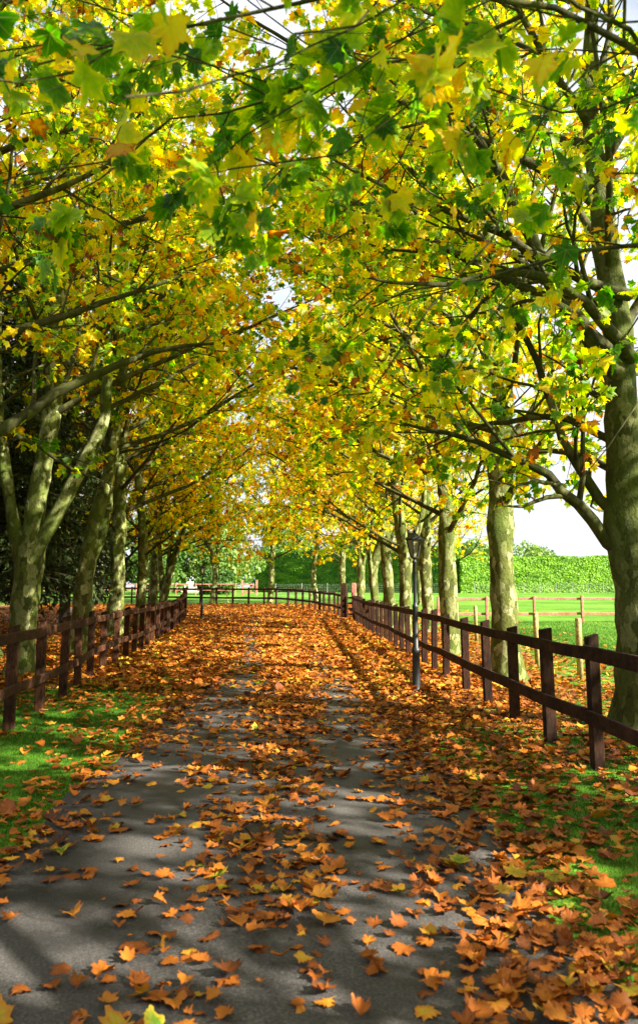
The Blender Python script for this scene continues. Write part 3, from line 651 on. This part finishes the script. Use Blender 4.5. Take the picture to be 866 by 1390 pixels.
far_trees = [('broad_tree', 'pale green tree spreading behind the field gate', (-10.5, 88), 9.5, 10, 9000, .30, .85),
             ('broad_tree', 'mid green tree behind the far rails left of the field gate', (-17.5, 86), 8.5, 9, 8000, .30, .55),
             ('broad_tree', 'green tree seen between left row trunks beyond the rails', (-25.5, 84), 9, 10, 8000, .30, .6),
             ('broad_tree', 'tall tree beyond the left end of the dark hedge', (-5.5, 112), 12, 11, 7000, .36, .7),
             ('broad_tree', 'green tree at far left glimpsed behind the pale trunk', (-34, 84), 10, 11, 6000, .34, .5),
             ('broad_tree', 'faint distant tree rising over the middle of the dark hedge', (7, 135), 12, 12, 5000, .5, .7),
             ('broad_tree', 'faint distant tree rising above the bright hedge, right of the mottled trunk', (31, 150), 9.0, 12, 5000, .5, .8),
             ('broad_tree', 'faint distant tree over the bright hedge beside the thickest trunk', (46, 160), 9.5, 14, 5000, .5, .8)]
for i, (nm, lb, loc, H, W, n, ls, tone) in enumerate(far_trees):
    blob_tree(nm, lb, 'tree', 'far trees beyond the field', loc, H, W, n, ls, tone, 'shrub', 70+i, z0=.12)
bushes = [('bush', 'dark round bush beside the field gate, just right of the far lamp', (-10.2, 77.5), 2.4, 4.0, .15, 'shrub'),
          ('bush', 'green bush by the far rails left of the far lamp', (-16.5, 78), 3.4, 5, .5, 'shrub'),
          ('bush', 'green bush at the far rails behind the left row', (-22.5, 78), 3.6, 6, .35, 'shrub'),
          ('bush', 'bright green bush seen between the two leftmost trunks', (-28.5, 78), 4.0, 7, .7, 'shrub')]
for i, (nm, lb, loc, H, W, tone, mt) in enumerate(bushes):
    blob_tree(nm, lb, 'bush', None, loc, H, W, 5000, .22, tone, mt, 90+i, trunk=False, z0=.12)
# low yew bush in the wood + pale trunk
e = empty('pale_trunk_tree', (-16.9, 60, gz(60)-.02)); tag(e, 'white barked tree glimpsed between the second and third left trunks', 'tree')
A = np.array([smooth_path([(0, 0, -.05, .42), (.05, 0, 1.5, .36), (.25, 0, 3.5, .3), (.1, 0, 6, .15)], 14), smooth_path([(0, 0, 1.9, .2), (.7, 0, 3.0, .17), (1.1, 0, 4.2, .12), (1.3, 0, 6, .05)], 14)])
v, f = tubes(A[:, :, :3], A[:, :, 3], 12); link_mesh('trunk', np_mesh('trunk', v, f, True), M['pbark'], e)
link_mesh('crown', cloud_leaves('crown', [(0, 0, 6, 1.8), (1.2, .3, 5.4, 1.5), (-1, 0, 5.6, 1.4), (.3, .2, 7.3, 1.5)], 4000, .22, np.random.default_rng(4), .6), M['shrub'], e)

# hedges
def hedge(name, label, a, b, H, D, n, seed, tone):
    rs = np.random.default_rng(seed); a = np.array(a, float); b = np.array(b, float); L = np.linalg.norm(b-a); d = (b-a)/L
    nr = np.array([d[1], -d[0]])  # towards the viewer side
    if nr[1] > 0: nr = -nr
    e = empty(name, (a[0], a[1], gz(a[1])-.02)); tag(e, label, 'hedge')
    # woody core, bumpy
    nu, nv = 90, 10; V = []
    for s in (1, -1):
        for j in range(nv+1):
            for i in range(nu+1):
                z = H*.96*j/nv; off = (D*.5-.3)*s*(1 if j < nv-1 else .7)+.12*math.sin(i*1.7+j)*s
                x = d*(L*i/nu)+nr*off; V.append((x[0], x[1], z-.05))
    idx = np.arange((nu+1)*(nv+1)).reshape(nv+1, nu+1); k = (nu+1)*(nv+1)
    q = np.stack([idx[:-1, :-1].ravel(), idx[:-1, 1:].ravel(), idx[1:, 1:].ravel(), idx[1:, :-1].ravel()], 1)
    top = np.stack([idx[-1, :-1], idx[-1, 1:], idx[-1, 1:]+k, idx[-1, :-1]+k], 1)
    ends = np.array([[idx[j, c], idx[j+1, c], idx[j+1, c]+k, idx[j, c]+k] for j in range(nv) for c in (0, nu)])
    F = np.concatenate([q, q[:, ::-1]+k, top, ends])
    me = np_mesh('hedge_core', np.array(V), F, False, {'tone': ('FACE', np.full(len(F), .1))}); link_mesh('hedge_core', me, M['hedge'], e)
    u = rs.uniform(0, L, n); side = rs.random(n); z = rs.uniform(0, H, n)
    topm = side < .16; z = np.where(topm, H+rs.normal(0, .06, n), z)
    bul = .16*(vnoise(u, z*2, .9)-.5)+.25*(vnoise(u, z, .35)-.5)
    off = np.where(topm, rs.uniform(-D/2, D/2, n), np.where(side < .9, D/2+bul, -D/2))+rs.normal(0, .035, n)
    z = z+np.where(topm, .35*(vnoise(u, off, .5)-.5), 0)
    pos = np.stack([d[0]*u+nr[0]*off, d[1]*u+nr[1]*off, z], 1)
    em = rs.random(n) < .07; ue = np.where(rs.random(n) < .5, -.06, L+.06)+rs.normal(0, .06, n); oe = rs.uniform(-D/2, D/2, n)
    pos = np.where(em[:, None], np.stack([d[0]*ue+nr[0]*oe, d[1]*ue+nr[1]*oe, rs.uniform(0, H, n)], 1), pos)
    onrm = np.where(topm[:, None], np.array([[0, 0, 1.]]), np.array([[nr[0], nr[1], .35]])*np.sign(off)[:, None]*np.array([[1, 1, 1.]]))
    nrm = unit(onrm+rs.normal(0, .22, (n, 3))); tip = rs.normal(size=(n, 3))+np.array([0, 0, .5])
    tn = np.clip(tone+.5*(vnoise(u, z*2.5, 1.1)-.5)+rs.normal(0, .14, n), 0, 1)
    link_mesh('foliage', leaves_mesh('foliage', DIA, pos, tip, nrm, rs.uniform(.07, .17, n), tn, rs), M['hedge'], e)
hedge('hedge', 'tall clipped hedge in bright sun along the far side of the field', (15.2, 84.4), (52, 90), 3.85, 1.8, 80000, 61, .95)  # leaf tone raised so the colour carries the sunlight
hedge('hedge', 'tall clipped hedge in deep green shade behind the trees at the centre', (-7.3, 97), (15.0, 84.6), 4.9, 1.8, 70000, 62, .62)  # shade put in by a lower leaf tone and a run angled off the sun

# small white house beyond the field
e = empty('cottage', (-16.4, 101, 1.0), R(12)); tag(e, 'small white walled cottage with a dark window, glimpsed behind the far lamp', 'house')
mb = MB(); mb.add([(-3.2, -2, -.1), (3.2, -2, -.1), (3.2, 2, -.1), (-3.2, 2, -.1), (-3.2, -2, 2.9), (3.2, -2, 2.9), (3.2, 2, 2.9), (-3.2, 2, 2.9), (-3.2, 0, 4.4), (3.2, 0, 4.4)],
                  [(0, 1, 5, 4), (1, 2, 6, 9, 5), (2, 3, 7, 6), (3, 0, 4, 8, 7)]); mb.build('wall', M['render'], e)
mb = MB()
for s in (-1, 1): mb.beam((0, s*1.15, 3.72), (0.001, s*1.15, 3.72001), .01, .01)
mb = MB()
for s in (-1, 1):
    c0 = [(-3.5, s*2.35, 2.68), (3.5, s*2.35, 2.68), (3.5, 0, 4.5), (-3.5, 0, 4.5)]
    mb.add([(x, y, z+.02) for x, y, z in c0]+[(x, y, z+.14) for x, y, z in c0], [(0, 1, 2, 3), (4, 5, 6, 7), (0, 1, 5, 4), (0, 3, 7, 4), (1, 2, 6, 5), (3, 2, 6, 7)])
rf = mb.build('roof', M['slate'], e)
for x in (-1.6, 1.4):
    mb = MB(); mb.beam((x-.5, -2.02, 1.6), (x+.5, -2.02, 1.6), .05, 1.0); w = mb.build('window', M['render'], e)
    mb = MB(); mb.beam((x-.42, -2.06, 1.6), (x+.42, -2.06, 1.6), .03, .84); mb.build('pane', M['darkglass'], w)

# ------------------------------------------------------------------ fences
def resample(pts, step):
    P = [Vector((x, y, 0)) for x, y in pts]; out = [P[0].copy()]; acc = 0
    for a, b in zip(P[:-1], P[1:]):
        L = (b-a).length; d = (b-a)/L; s = step-acc
        while s <= L+1e-6: out.append(a+d*s); s += step
        acc = L-(s-step)
    return out
def fence(label, pts, step, side, seed, H=1.15, mat='rail', posts=None, rails=(1.03, .47), w=.115, dp=.095, rail_h=.115, end_post=None, start_post=None, group=None):
    """post and rail fence; side=+1 puts the rails on the right of the walking direction"""
    r = random.Random(seed); P = posts or resample(pts, step)
    e = empty('post_and_rail_fence', (P[0].x, P[0].y, 0)); tag(e, label, 'fence', group); o = Vector((P[0].x, P[0].y, 0))
    tl = []
    for i, p in enumerate(P):
        t = (P[min(i+1, len(P)-1)]-P[max(i-1, 0)]).normalized(); tl.append(t)
        z = gz(p.y); hh = H+r.uniform(-.035, .03); ww, dd = w, dp
        if (i == len(P)-1 and end_post) or (i == 0 and start_post): hh, ww, dd = (end_post or start_post), .2, .2
        mb = MB(); b = p-o
        lx, ly = r.uniform(-.02, .02), r.uniform(-.02, .02)
        mb.beam((b.x, b.y, z-.12), (b.x+lx, b.y+ly, z+hh), ww*r.uniform(.92, 1.06), dd, up=t, cut=.02+r.random()*.025)
        mb.build('post', M[mat], e)
    off = side*(dp/2+.024)
    for zr in rails:
        i = 0; prev = None
        while i < len(P)-1:
            j = min(i+r.choice([2, 2, 3]), len(P)-1); mb = MB()
            n0 = Vector((tl[i].y, -tl[i].x, 0)); n1 = Vector((tl[j].y, -tl[j].x, 0))
            za = (prev if prev is not None else r.uniform(-.015, .015)); zb = r.uniform(-.03, .025); prev = zb+r.uniform(-.008, .008)
            rows_ = []
            K = (j-i)*2+1; c = .012; hh = rail_h*r.uniform(.93, 1.07); th_ = .042
            for k in range(K):
                u = k/(K-1); s = i+(j-i)*u; i0 = int(min(s, j-1)); q = P[i0].lerp(P[i0+1], s-i0); n = n0.lerp(n1, u).normalized(); t = Vector((-n.y, n.x, 0))
                q = q+n*off+t*(.003 if k == 0 else (-.003 if k == K-1 else 0))-o
                zc = gz(q.y+o.y)+zr+za+(zb-za)*u-.012*math.sin(math.pi*u)+r.uniform(-.005, .005)
                ring = [q+n*x+Vector((0, 0, zc+z_)) for x, z_ in ((-th_/2+c*.5, -hh/2), (th_/2-c*.5, -hh/2), (th_/2, -hh/2+c), (th_/2, hh/2-c), (th_/2-c*.5, hh/2), (-th_/2+c*.5, hh/2), (-th_/2, hh/2-c), (-th_/2, -hh/2+c))]
                rows_.append(ring)
            mb.loft(rows_); mb.build('rail', M[mat], e)
            i = j
    return e
RFP = [(2.52, 4.6), (2.50, 5.85), (2.44, 7.06), (2.38, 8.25), (2.34, 9.55), (2.29, 10.8), (2.24, 12.1), (2.21, 13.8)]
rf_pts = [Vector((x, y, 0)) for x, y in RFP]+[Vector(p_) for p_ in resample([(2.18, 15.0), (1.96, 23.2), (1.72, 30.0), (1.50, 35.8)], 1.16)]
fence('dark shaded post and rail fence along the right side of the lane', None, None, -1, 1, posts=rf_pts)
lf_pts = resample([(-3.35, 7.75), (-3.47, 8.88), (-3.65, 11.18), (-4.05, 14.2), (-4.37, 18.5), (-4.9, 24), (-5.6, 31), (-6.2, 36.3)], 1.24)
fence('reddish brown post and rail fence along the left side of the lane', None, None, 1, 2, posts=lf_pts, mat='rail3', end_post=1.42)
ff = resample([(1.05, 36.6), (.85, 38.4), (.27, 40.9), (-.33, 43.6), (-1.27, 46.0), (-1.9, 47.2), (-3.4, 48.7), (-5.3, 49.5), (-7.8, 50.1), (-14.5, 50.1), (-24, 50.1)], 1.1)
fence('dark post and rail fence curving across the far end of the lane', None, None, -1, 3, posts=ff)
fence('pinkish sunlit rail fence across the sunny field on the right', [(5.05, 33.2), (16, 33.6)], 2.05, -1, 4, H=1.12, mat='rail2', rails=(1.0, .38), w=.13, rail_h=.10)
fence('pinkish sunlit rail fence at the back of the field, left of the field gate', [(-8.0, 75), (-31, 75)], 1.9, 1, 5, H=1.15, mat='rail2', rails=(1.05, .5), rail_h=.1)

# tall posts and wicket gate where the right fence meets the cross fence
for (x, y, h, w, lb, mt) in [(1.17, 36.2, 1.62, .21, 'tall dark gate post at the end of the cross fence', 'rail'), (1.62, 36.5, 1.62, .22, 'tall pinkish sunlit gate post at the end of the right fence', 'rail2')]:
    mb = MB(); mb.beam((0, 0, -.1), (0, 0, h-.04), w, w, up=(.1, 1, 0)); mb.beam((0, 0, h-.04), (0, 0, h), w*.8, w*.8, up=(.1, 1, 0))
    o = mb.build('gate_post', M[mt]); o.location = (x, y, gz(y)); tag(o, lb, 'gate post', 'gate posts where the fences meet')
e = empty('wicket_gate', (1.30, 35.95, gz(36))); tag(e, 'narrow slatted wicket gate between the two tall gate posts', 'gate')
for x in (0, .24):
    mb = MB(); mb.beam((x, -.02, .05), (x, -.02, 1.2), .05, .06, up=(0, 1, 0)); mb.build('stile', M['rail'], e)
for z in (.2, .45, .7, .95):
    mb = MB(); mb.beam((.0, .04, z), (.24, .04, z), .03, .09); mb.build('bar', M['rail'], e)
# field gate far off
e = empty('field_gate', (-6.6, 75, gz(75))); tag(e, 'pinkish sunlit field gate hung between two stout posts in front of the pale green tree', 'gate')
for x in (-.75, .62):
    mb = MB(); mb.beam((x, 0, -.1), (x, 0, 1.45), .2, .2, up=(0, 1, 0)); mb.build('gate_post', M['rail2'], e)
for z in (.25, .5, .75, 1.0):
    mb = MB(); mb.beam((-.62, 0, z), (.5, 0, z), .03, .08); mb.build('bar', M['rail2'], e)
mb = MB(); mb.beam((-.62, -.03, .25), (.5, -.03, 1.0), .03, .08); mb.build('brace', M['rail2'], e)

# round paddock posts
pp = [((4.44, 13.5), 'round pale timber post nearest the thick trunk on the right'), ((4.36, 15.8), 'round pale timber post second nearest, right of the mottled trunk'),
      ((4.45, 19.2), 'round pale timber post half hidden behind the straight mottled trunk'), ((4.55, 22.8), 'round pale timber post between the two mottled trunks right of the lamp'),
      ((4.5, 25.6), 'round pale timber post hidden behind the trunk right of the lamp'), ((4.42, 28.4), 'round pale timber post just right of the near lamp post'), ((4.5, 32.6), 'most distant round pale timber post, beside the near lamp post')]
mb = MB(); mb.lathe([(.052, -.1), (.052, 1.04), (.045, 1.06)], 14); proto = mb.build('round_post', M['pole'], None, True)
for i, ((x, y), lb) in enumerate(pp):
    o = proto if i == 0 else proto.copy()
    if i: COL.objects.link(o)
    o.location = (x, y, gz(y)); o.rotation_euler = (R([1, -1, .5, 1.5][i % 4]), R([0, 1, -1.5, .6][i % 4]), i); o.scale.z = 1+.03*math.sin(i*2); tag(o, lb, 'post', 'round paddock posts beyond the right fence')

# wire mesh fences in front of the hedges
def mesh_fence(label, pts, step):
    P = resample(pts, step); e = empty('wire_mesh_fence', (P[0].x, P[0].y, 0)); tag(e, label, 'fence')
    for p_ in P:
        mb = MB(); mb.beam((p_.x-P[0].x, p_.y-P[0].y, gz(p_.y)-.1), (p_.x-P[0].x, p_.y-P[0].y, gz(p_.y)+1.15), .055, .055, up=(0, 1, 0)); mb.build('post', M['metalpost'], e)
    mb = MB()
    for a, b in zip(P[:-1], P[1:]):
        a2 = a-P[0]; b2 = b-P[0]
        for z in (.1, .3, .5, .7, .9, 1.05):
            mb.tube([(a2.x, a2.y, gz(a.y)+z), (b2.x, b2.y, gz(b.y)+z)], .004, 4)
        for k in range(10):
            q = a2.lerp(b2, k/10); zz = gz(q.y+P[0].y); mb.tube([(q.x, q.y, zz+.1), (q.x, q.y, zz+1.05)], .003, 4)
    mb.build('mesh', M['metalpost'], e)
mesh_fence('pale wire mesh fence on thin posts in front of the bright sunlit hedge', [(16, 80.5), (36, 84)], 1.8)
mesh_fence('pale wire mesh fence on thin posts in front of the dark shaded hedge', [(-4.0, 72), (15, 80)], 2.6)
for (x, y, h, lean, lb) in [(-.55, 53, .9, 0, 'pale short stake just beyond the cross fence'), (-6.3, 54.5, .95, 12, 'thin leaning stake beyond the cross fence')]:
    mb = MB(); mb.beam((0, 0, -.05), (0, 0, h), .07, .07, up=(0, 1, 0)); o = mb.build('stake', M['pole']); o.location = (x, y, gz(y)); o.rotation_euler = (0, R(-lean), 0); tag(o, lb, 'stake')

# ------------------------------------------------------------------ street lamps
def lamp():
    e = empty('street_lamp', (0, 0, 0))
    mb = MB()
    mb.lathe([(.085, -.03), (.085, .03), (.07, .05), (.066, .07), (.060, .11), (.058, .58), (.064, .60), (.066, .63), (.060, .655), (.042, .67), (.040, 1.26), (.046, 1.275), (.046, 1.30), (.032, 1.32),
              (.027, 1.36), (.026, 1.95), (.034, 1.96), (.034, 1.985), (.022, 2.0), (.018, 2.03)], 20)
    mb.build('pole', M['iron'], e, True)
    hd = MB(); hd.lathe([(.012, 2.0), (.05, 2.035), (.065, 2.045), (.062, 2.06)], 6); cup = hd.build('lantern_base', M['iron'], e)
    rt, rb, zt, zb = .122, .066, 2.325, 2.06
    fr = MB()
    for j in range(6):
        a = math.pi/3*j; c, s = math.cos(a), math.sin(a)
        fr.beam((rb*c, rb*s, zb), (rt*c, rt*s, zt), .017, .017, up=(-s, c, 0))
    fr.lathe([(rt+.006, zt-.012), (rt+.008, zt), (rt+.004, zt+.006)], 6)
    fr.build('lantern_frame', M['iron'], e)
    for j in range(6):
        a = math.pi/3*j; a2 = a+math.pi/3; k = .93; q = MB()
        o_ = [(rb*k*math.cos(a), rb*k*math.sin(a), zb+.004), (rb*k*math.cos(a2), rb*k*math.sin(a2), zb+.004), (rt*k*math.cos(a2), rt*k*math.sin(a2), zt-.014), (rt*k*math.cos(a), rt*k*math.sin(a), zt-.014)]
        i_ = [(x*.96, y*.96, z) for x, y, z in o_]
        q.add(o_+i_, [(0, 1, 2, 3), (7, 6, 5, 4), (0, 1, 5, 4), (2, 3, 7, 6), (1, 2, 6, 5), (3, 0, 4, 7)]); q.build('glass_pane', M['glass'], e)
    rf = MB(); rf.lathe([(.150, 2.318), (.153, 2.33), (.108, 2.365), (.062, 2.40), (.038, 2.425), (.022, 2.432), (.018, 2.445), (.024, 2.455), (.012, 2.475), (.006, 2.52)], 6)
    rf.build('lantern_roof', M['iron'], e)
    return e
la = lamp(); la.location = (1.48, 12.1, 0); la.rotation_euler = (R(.3), 0, R(12)); tag(la, 'near black lamp post with six sided lantern, standing inside the right fence', 'street lamp', 'black lamp posts beside the lane')
lb_ = la.copy(); COL.objects.link(lb_); lb_.location = (-5.25, 35.2, gz(35.2)); lb_['label'] = 'distant black lamp post by the far end of the left fence'
for ch in list(la.children):
    c = ch.copy(); COL.objects.link(c); c.parent = lb_

# stump and pale stone in the wood
mb = MB(); mb.tube([(0, 0, -.1), (.05, 0, .4), (-.05, 0, .9), (.05, 0, 1.25)], [.34, .27, .26, .22], 12); o = mb.build('stump', M['bark'], None, True); o.location = (-12.6, 42.6, gz(42.6)); tag(o, 'dark mossy stump between the second and third left trunks', 'stump')
mb = MB(); rr_ = random.Random(8)
mb.loft([[(math.cos(a)*r_*rr_.uniform(.85, 1.1), math.sin(a)*r_*.7*rr_.uniform(.85, 1.1), z) for a in [j*math.pi/5 for j in range(10)]] for r_, z in ((.35, -.05), (.40, .08), (.33, .2), (.12, .27))])
o = mb.build('stone', M['stone']); o.location = (-12.5, 40.2, gz(40.2)); tag(o, 'pale rounded stone lying in the leaves by the dark stump', 'stone')

# ------------------------------------------------------------------ fallen leaves and grass
def leaf_density(x, y):
    ld = lane_dist(x, y); cx = np.interp(y, LPA[:, 1][:120], LPA[:, 0][:120]); s = x-cx
    pat = vnoise(x, y, .9); pat2 = vnoise(x+31, y-7, 2.3)
    clump = np.clip((pat2-.45)*3, 0, 1)*np.clip((pat-.35)*3, 0, 1)
    on = ld < 1.5
    near = np.clip((y-5)/7, 0, 1)
    d_lane = 40+90*clump
    d_lane += 60*np.exp(-((s-.05)/.38)**2)*np.clip((y-4.2)/2.5, .15, 1)*(.5+pat2)           # windrow between the wheel tracks
    d_lane += 110*np.clip((s-.75)/.6, 0, 1)*(.4+.9*pat2)                                      # drift along the right edge
    d_lane += 80*np.clip((-s-1.2)/.3, 0, 1)*(.4+.9*pat2)
    trk = np.exp(-((s+.85)/.42)**2)+.9*np.exp(-((s-.62)/.25)**2)
    d_lane = d_lane*(1+near*1.2+.5*np.clip((6-y)/2, 0, 1))
    d_lane = d_lane*(1-.75*np.clip(trk, 0, 1)*np.clip((32-y)/12, .4, 1))
    d_lane = np.where(y > 12, d_lane+55*np.clip((y-12)/8, 0, 1)*(1-.85*np.clip(trk, 0, 1)*(.5+pat2)), d_lane)
    v = 120*np.clip(.2+1.1*litter_amount(x, y)+.55*(pat-.5)+.3*(pat2-.5), .04, 1)
    v = np.maximum(v, 135*np.exp(-((ld-1.65)/.28)**2)*np.where(x > 0, 1, .75))
    v = np.where((x > 0) & (y < 13), v+95*np.clip((y-2)/3, .3, 1)*(.5+pat2), v)
    v = np.where(x > 3.0, v*.42*np.clip((9+.0*y-x)/4, 0, 1), v)
    v = np.where(x < -6.5, v*.55, v)
    d = np.where(on, d_lane, v)*1.3
    d = d*np.clip((51.5-y)/2, 0, 1)
    return d*np.where(y > 22, .75, 1)*np.where(y > 34, .8, 1)
def scatter(x0, x1, y0, y1, dmax, rs):
    n = int((x1-x0)*(y1-y0)*dmax); x = rs.uniform(x0, x1, n); y = rs.uniform(y0, y1, n)
    k = rs.random(n)*dmax < leaf_density(x, y); x, y = x[k], y[k]
    # keep what the view or its neighbourhood can show
    k = (x > -3-y*.62) & (x < 3+y*.62); return x[k], y[k]
rs = np.random.default_rng(77)
parts = [(scatter(-6, 6, 1.2, 12, 300, rs), HI, .056), (scatter(-18, 11, 12, 51, 300, rs), LO, .078)]
for k, ((x, y), T, sz) in enumerate(parts):
    n = len(x); on = lane_dist(x, y) < 1.5
    lift = np.where(on, .024, .016+.014*rs.random(n))+rs.random(n)**3*.03*np.where(on, .6, 1)
    if k: lift = lift+.012
    pos = np.stack([x, y, hgt(y)+lift], 1); tilt = np.where(rs.random(n) < .12, .45, .13)
    nrm = unit(rs.normal(0, 1, (n, 3))*tilt[:, None]*np.array([1, 1, .3])+np.array([0, 0, 1]))
    an = rs.uniform(0, 6.28, n); tip = np.stack([np.cos(an), np.sin(an), 0*an], 1); tip = unit(tip-(tip*nrm).sum(1, keepdims=True)*nrm)
    pos[:, 2] += sz*.5*tilt*.35
    tn = np.clip(rs.normal(.50, .20, n)+.12*(vnoise(x, y, .5)-.5), .15, 1); u = rs.random(n); tn = np.where(u < .035, rs.uniform(.06, .16, n), tn); tn = np.where(u > .992, .0, tn)
    me = leaves_mesh('fallen_leaves', T, pos, tip, nrm, sz*np.clip(rs.normal(.92, .27, n), .35, 1.5), tn, rs, curl=(-.55, .6), fold=(-.3, .8), depth=(.35, 1.1))
    tag(link_mesh('fallen_leaves', me, M['litter']), ['orange brown fallen leaves scattered over the near lane and verges', 'orange fallen leaves carpeting the far lane and the ground under the trees'][k], 'fallen leaves', None, 'stuff')
# a few odd coloured leaves that stand out
for x, y, tn, lb in [(.78, 4.62, 0.0, 'green fallen leaf lying on the right half of the near lane'), (1.05, 4.42, .10, 'bright yellow fallen leaf beside the green one on the near lane'),
                     (.93, 4.18, .12, 'yellow fallen leaf below the green one on the near lane'), (1.62, 3.98, .04, 'yellow green fallen leaf on the lane by the right verge')]:
    me = leaves_mesh('fallen_leaf', HI, np.array([[0., 0, 0]]), np.array([[.7, .5, 0.05]]), np.array([[.1, -.1, 1.]]), np.array([.10]), np.array([tn]), rs, curl=(.05, .1), fold=(.1, .2))
    o = link_mesh('fallen_leaf', me, M['litter']); o.location = (x, y, .058); tag(o, lb, 'fallen leaf')

def grass(n, x0, x1, y0, y1, h, w, rs):
    x = rs.uniform(x0, x1, n); y = rs.uniform(y0, y1, n)
    k = (lane_dist(x, y) > 1.56) & (rs.random(n) > litter_amount(x, y)*.75) & (x > -2-y*.6) & (x < 2+y*.6); x, y = x[k], y[k]; n = len(x)
    b = np.stack([x, y, hgt(y)-.003], 1); a = rs.uniform(0, 6.28, n); s = np.stack([np.cos(a), np.sin(a), 0*a], 1)*w
    hh = h*rs.uniform(.5, 1.2, n)*(.7+.6*vnoise(x, y, 1.3)); l = rs.normal(0, .45, (n, 3)); l[:, 2] = 1
    tipv = b+l*hh[:, None]
    V = np.stack([b-s, b+s, tipv], 1).reshape(-1, 3); F = np.arange(n*3).reshape(n, 3)
    return V, F, np.clip(rs.normal(.5, .2, n)+.3*(vnoise(x, y, .7)-.5), 0, 1)
gs = [grass(230000, -6, -1.8, 3, 13, .035, .0022, rs), grass(200000, 1.1, 6.5, 2, 13, .035, .0022, rs), grass(120000, -12, 9, 13, 30, .05, .004, rs), grass(70000, 5, 18, 14, 34, .06, .006, rs)]
V = []; F = []; Tn = []; o_ = 0
for v, f, t in gs: V.append(v); F.append(f+o_); Tn.append(t); o_ += len(v)
tag(link_mesh('grass', np_mesh('grass', np.concatenate(V), np.concatenate(F), False, {'tone': ('FACE', np.concatenate(Tn))}), M['grass']), 'short bright green grass on the verges either side of the lane', 'grass', None, 'stuff')
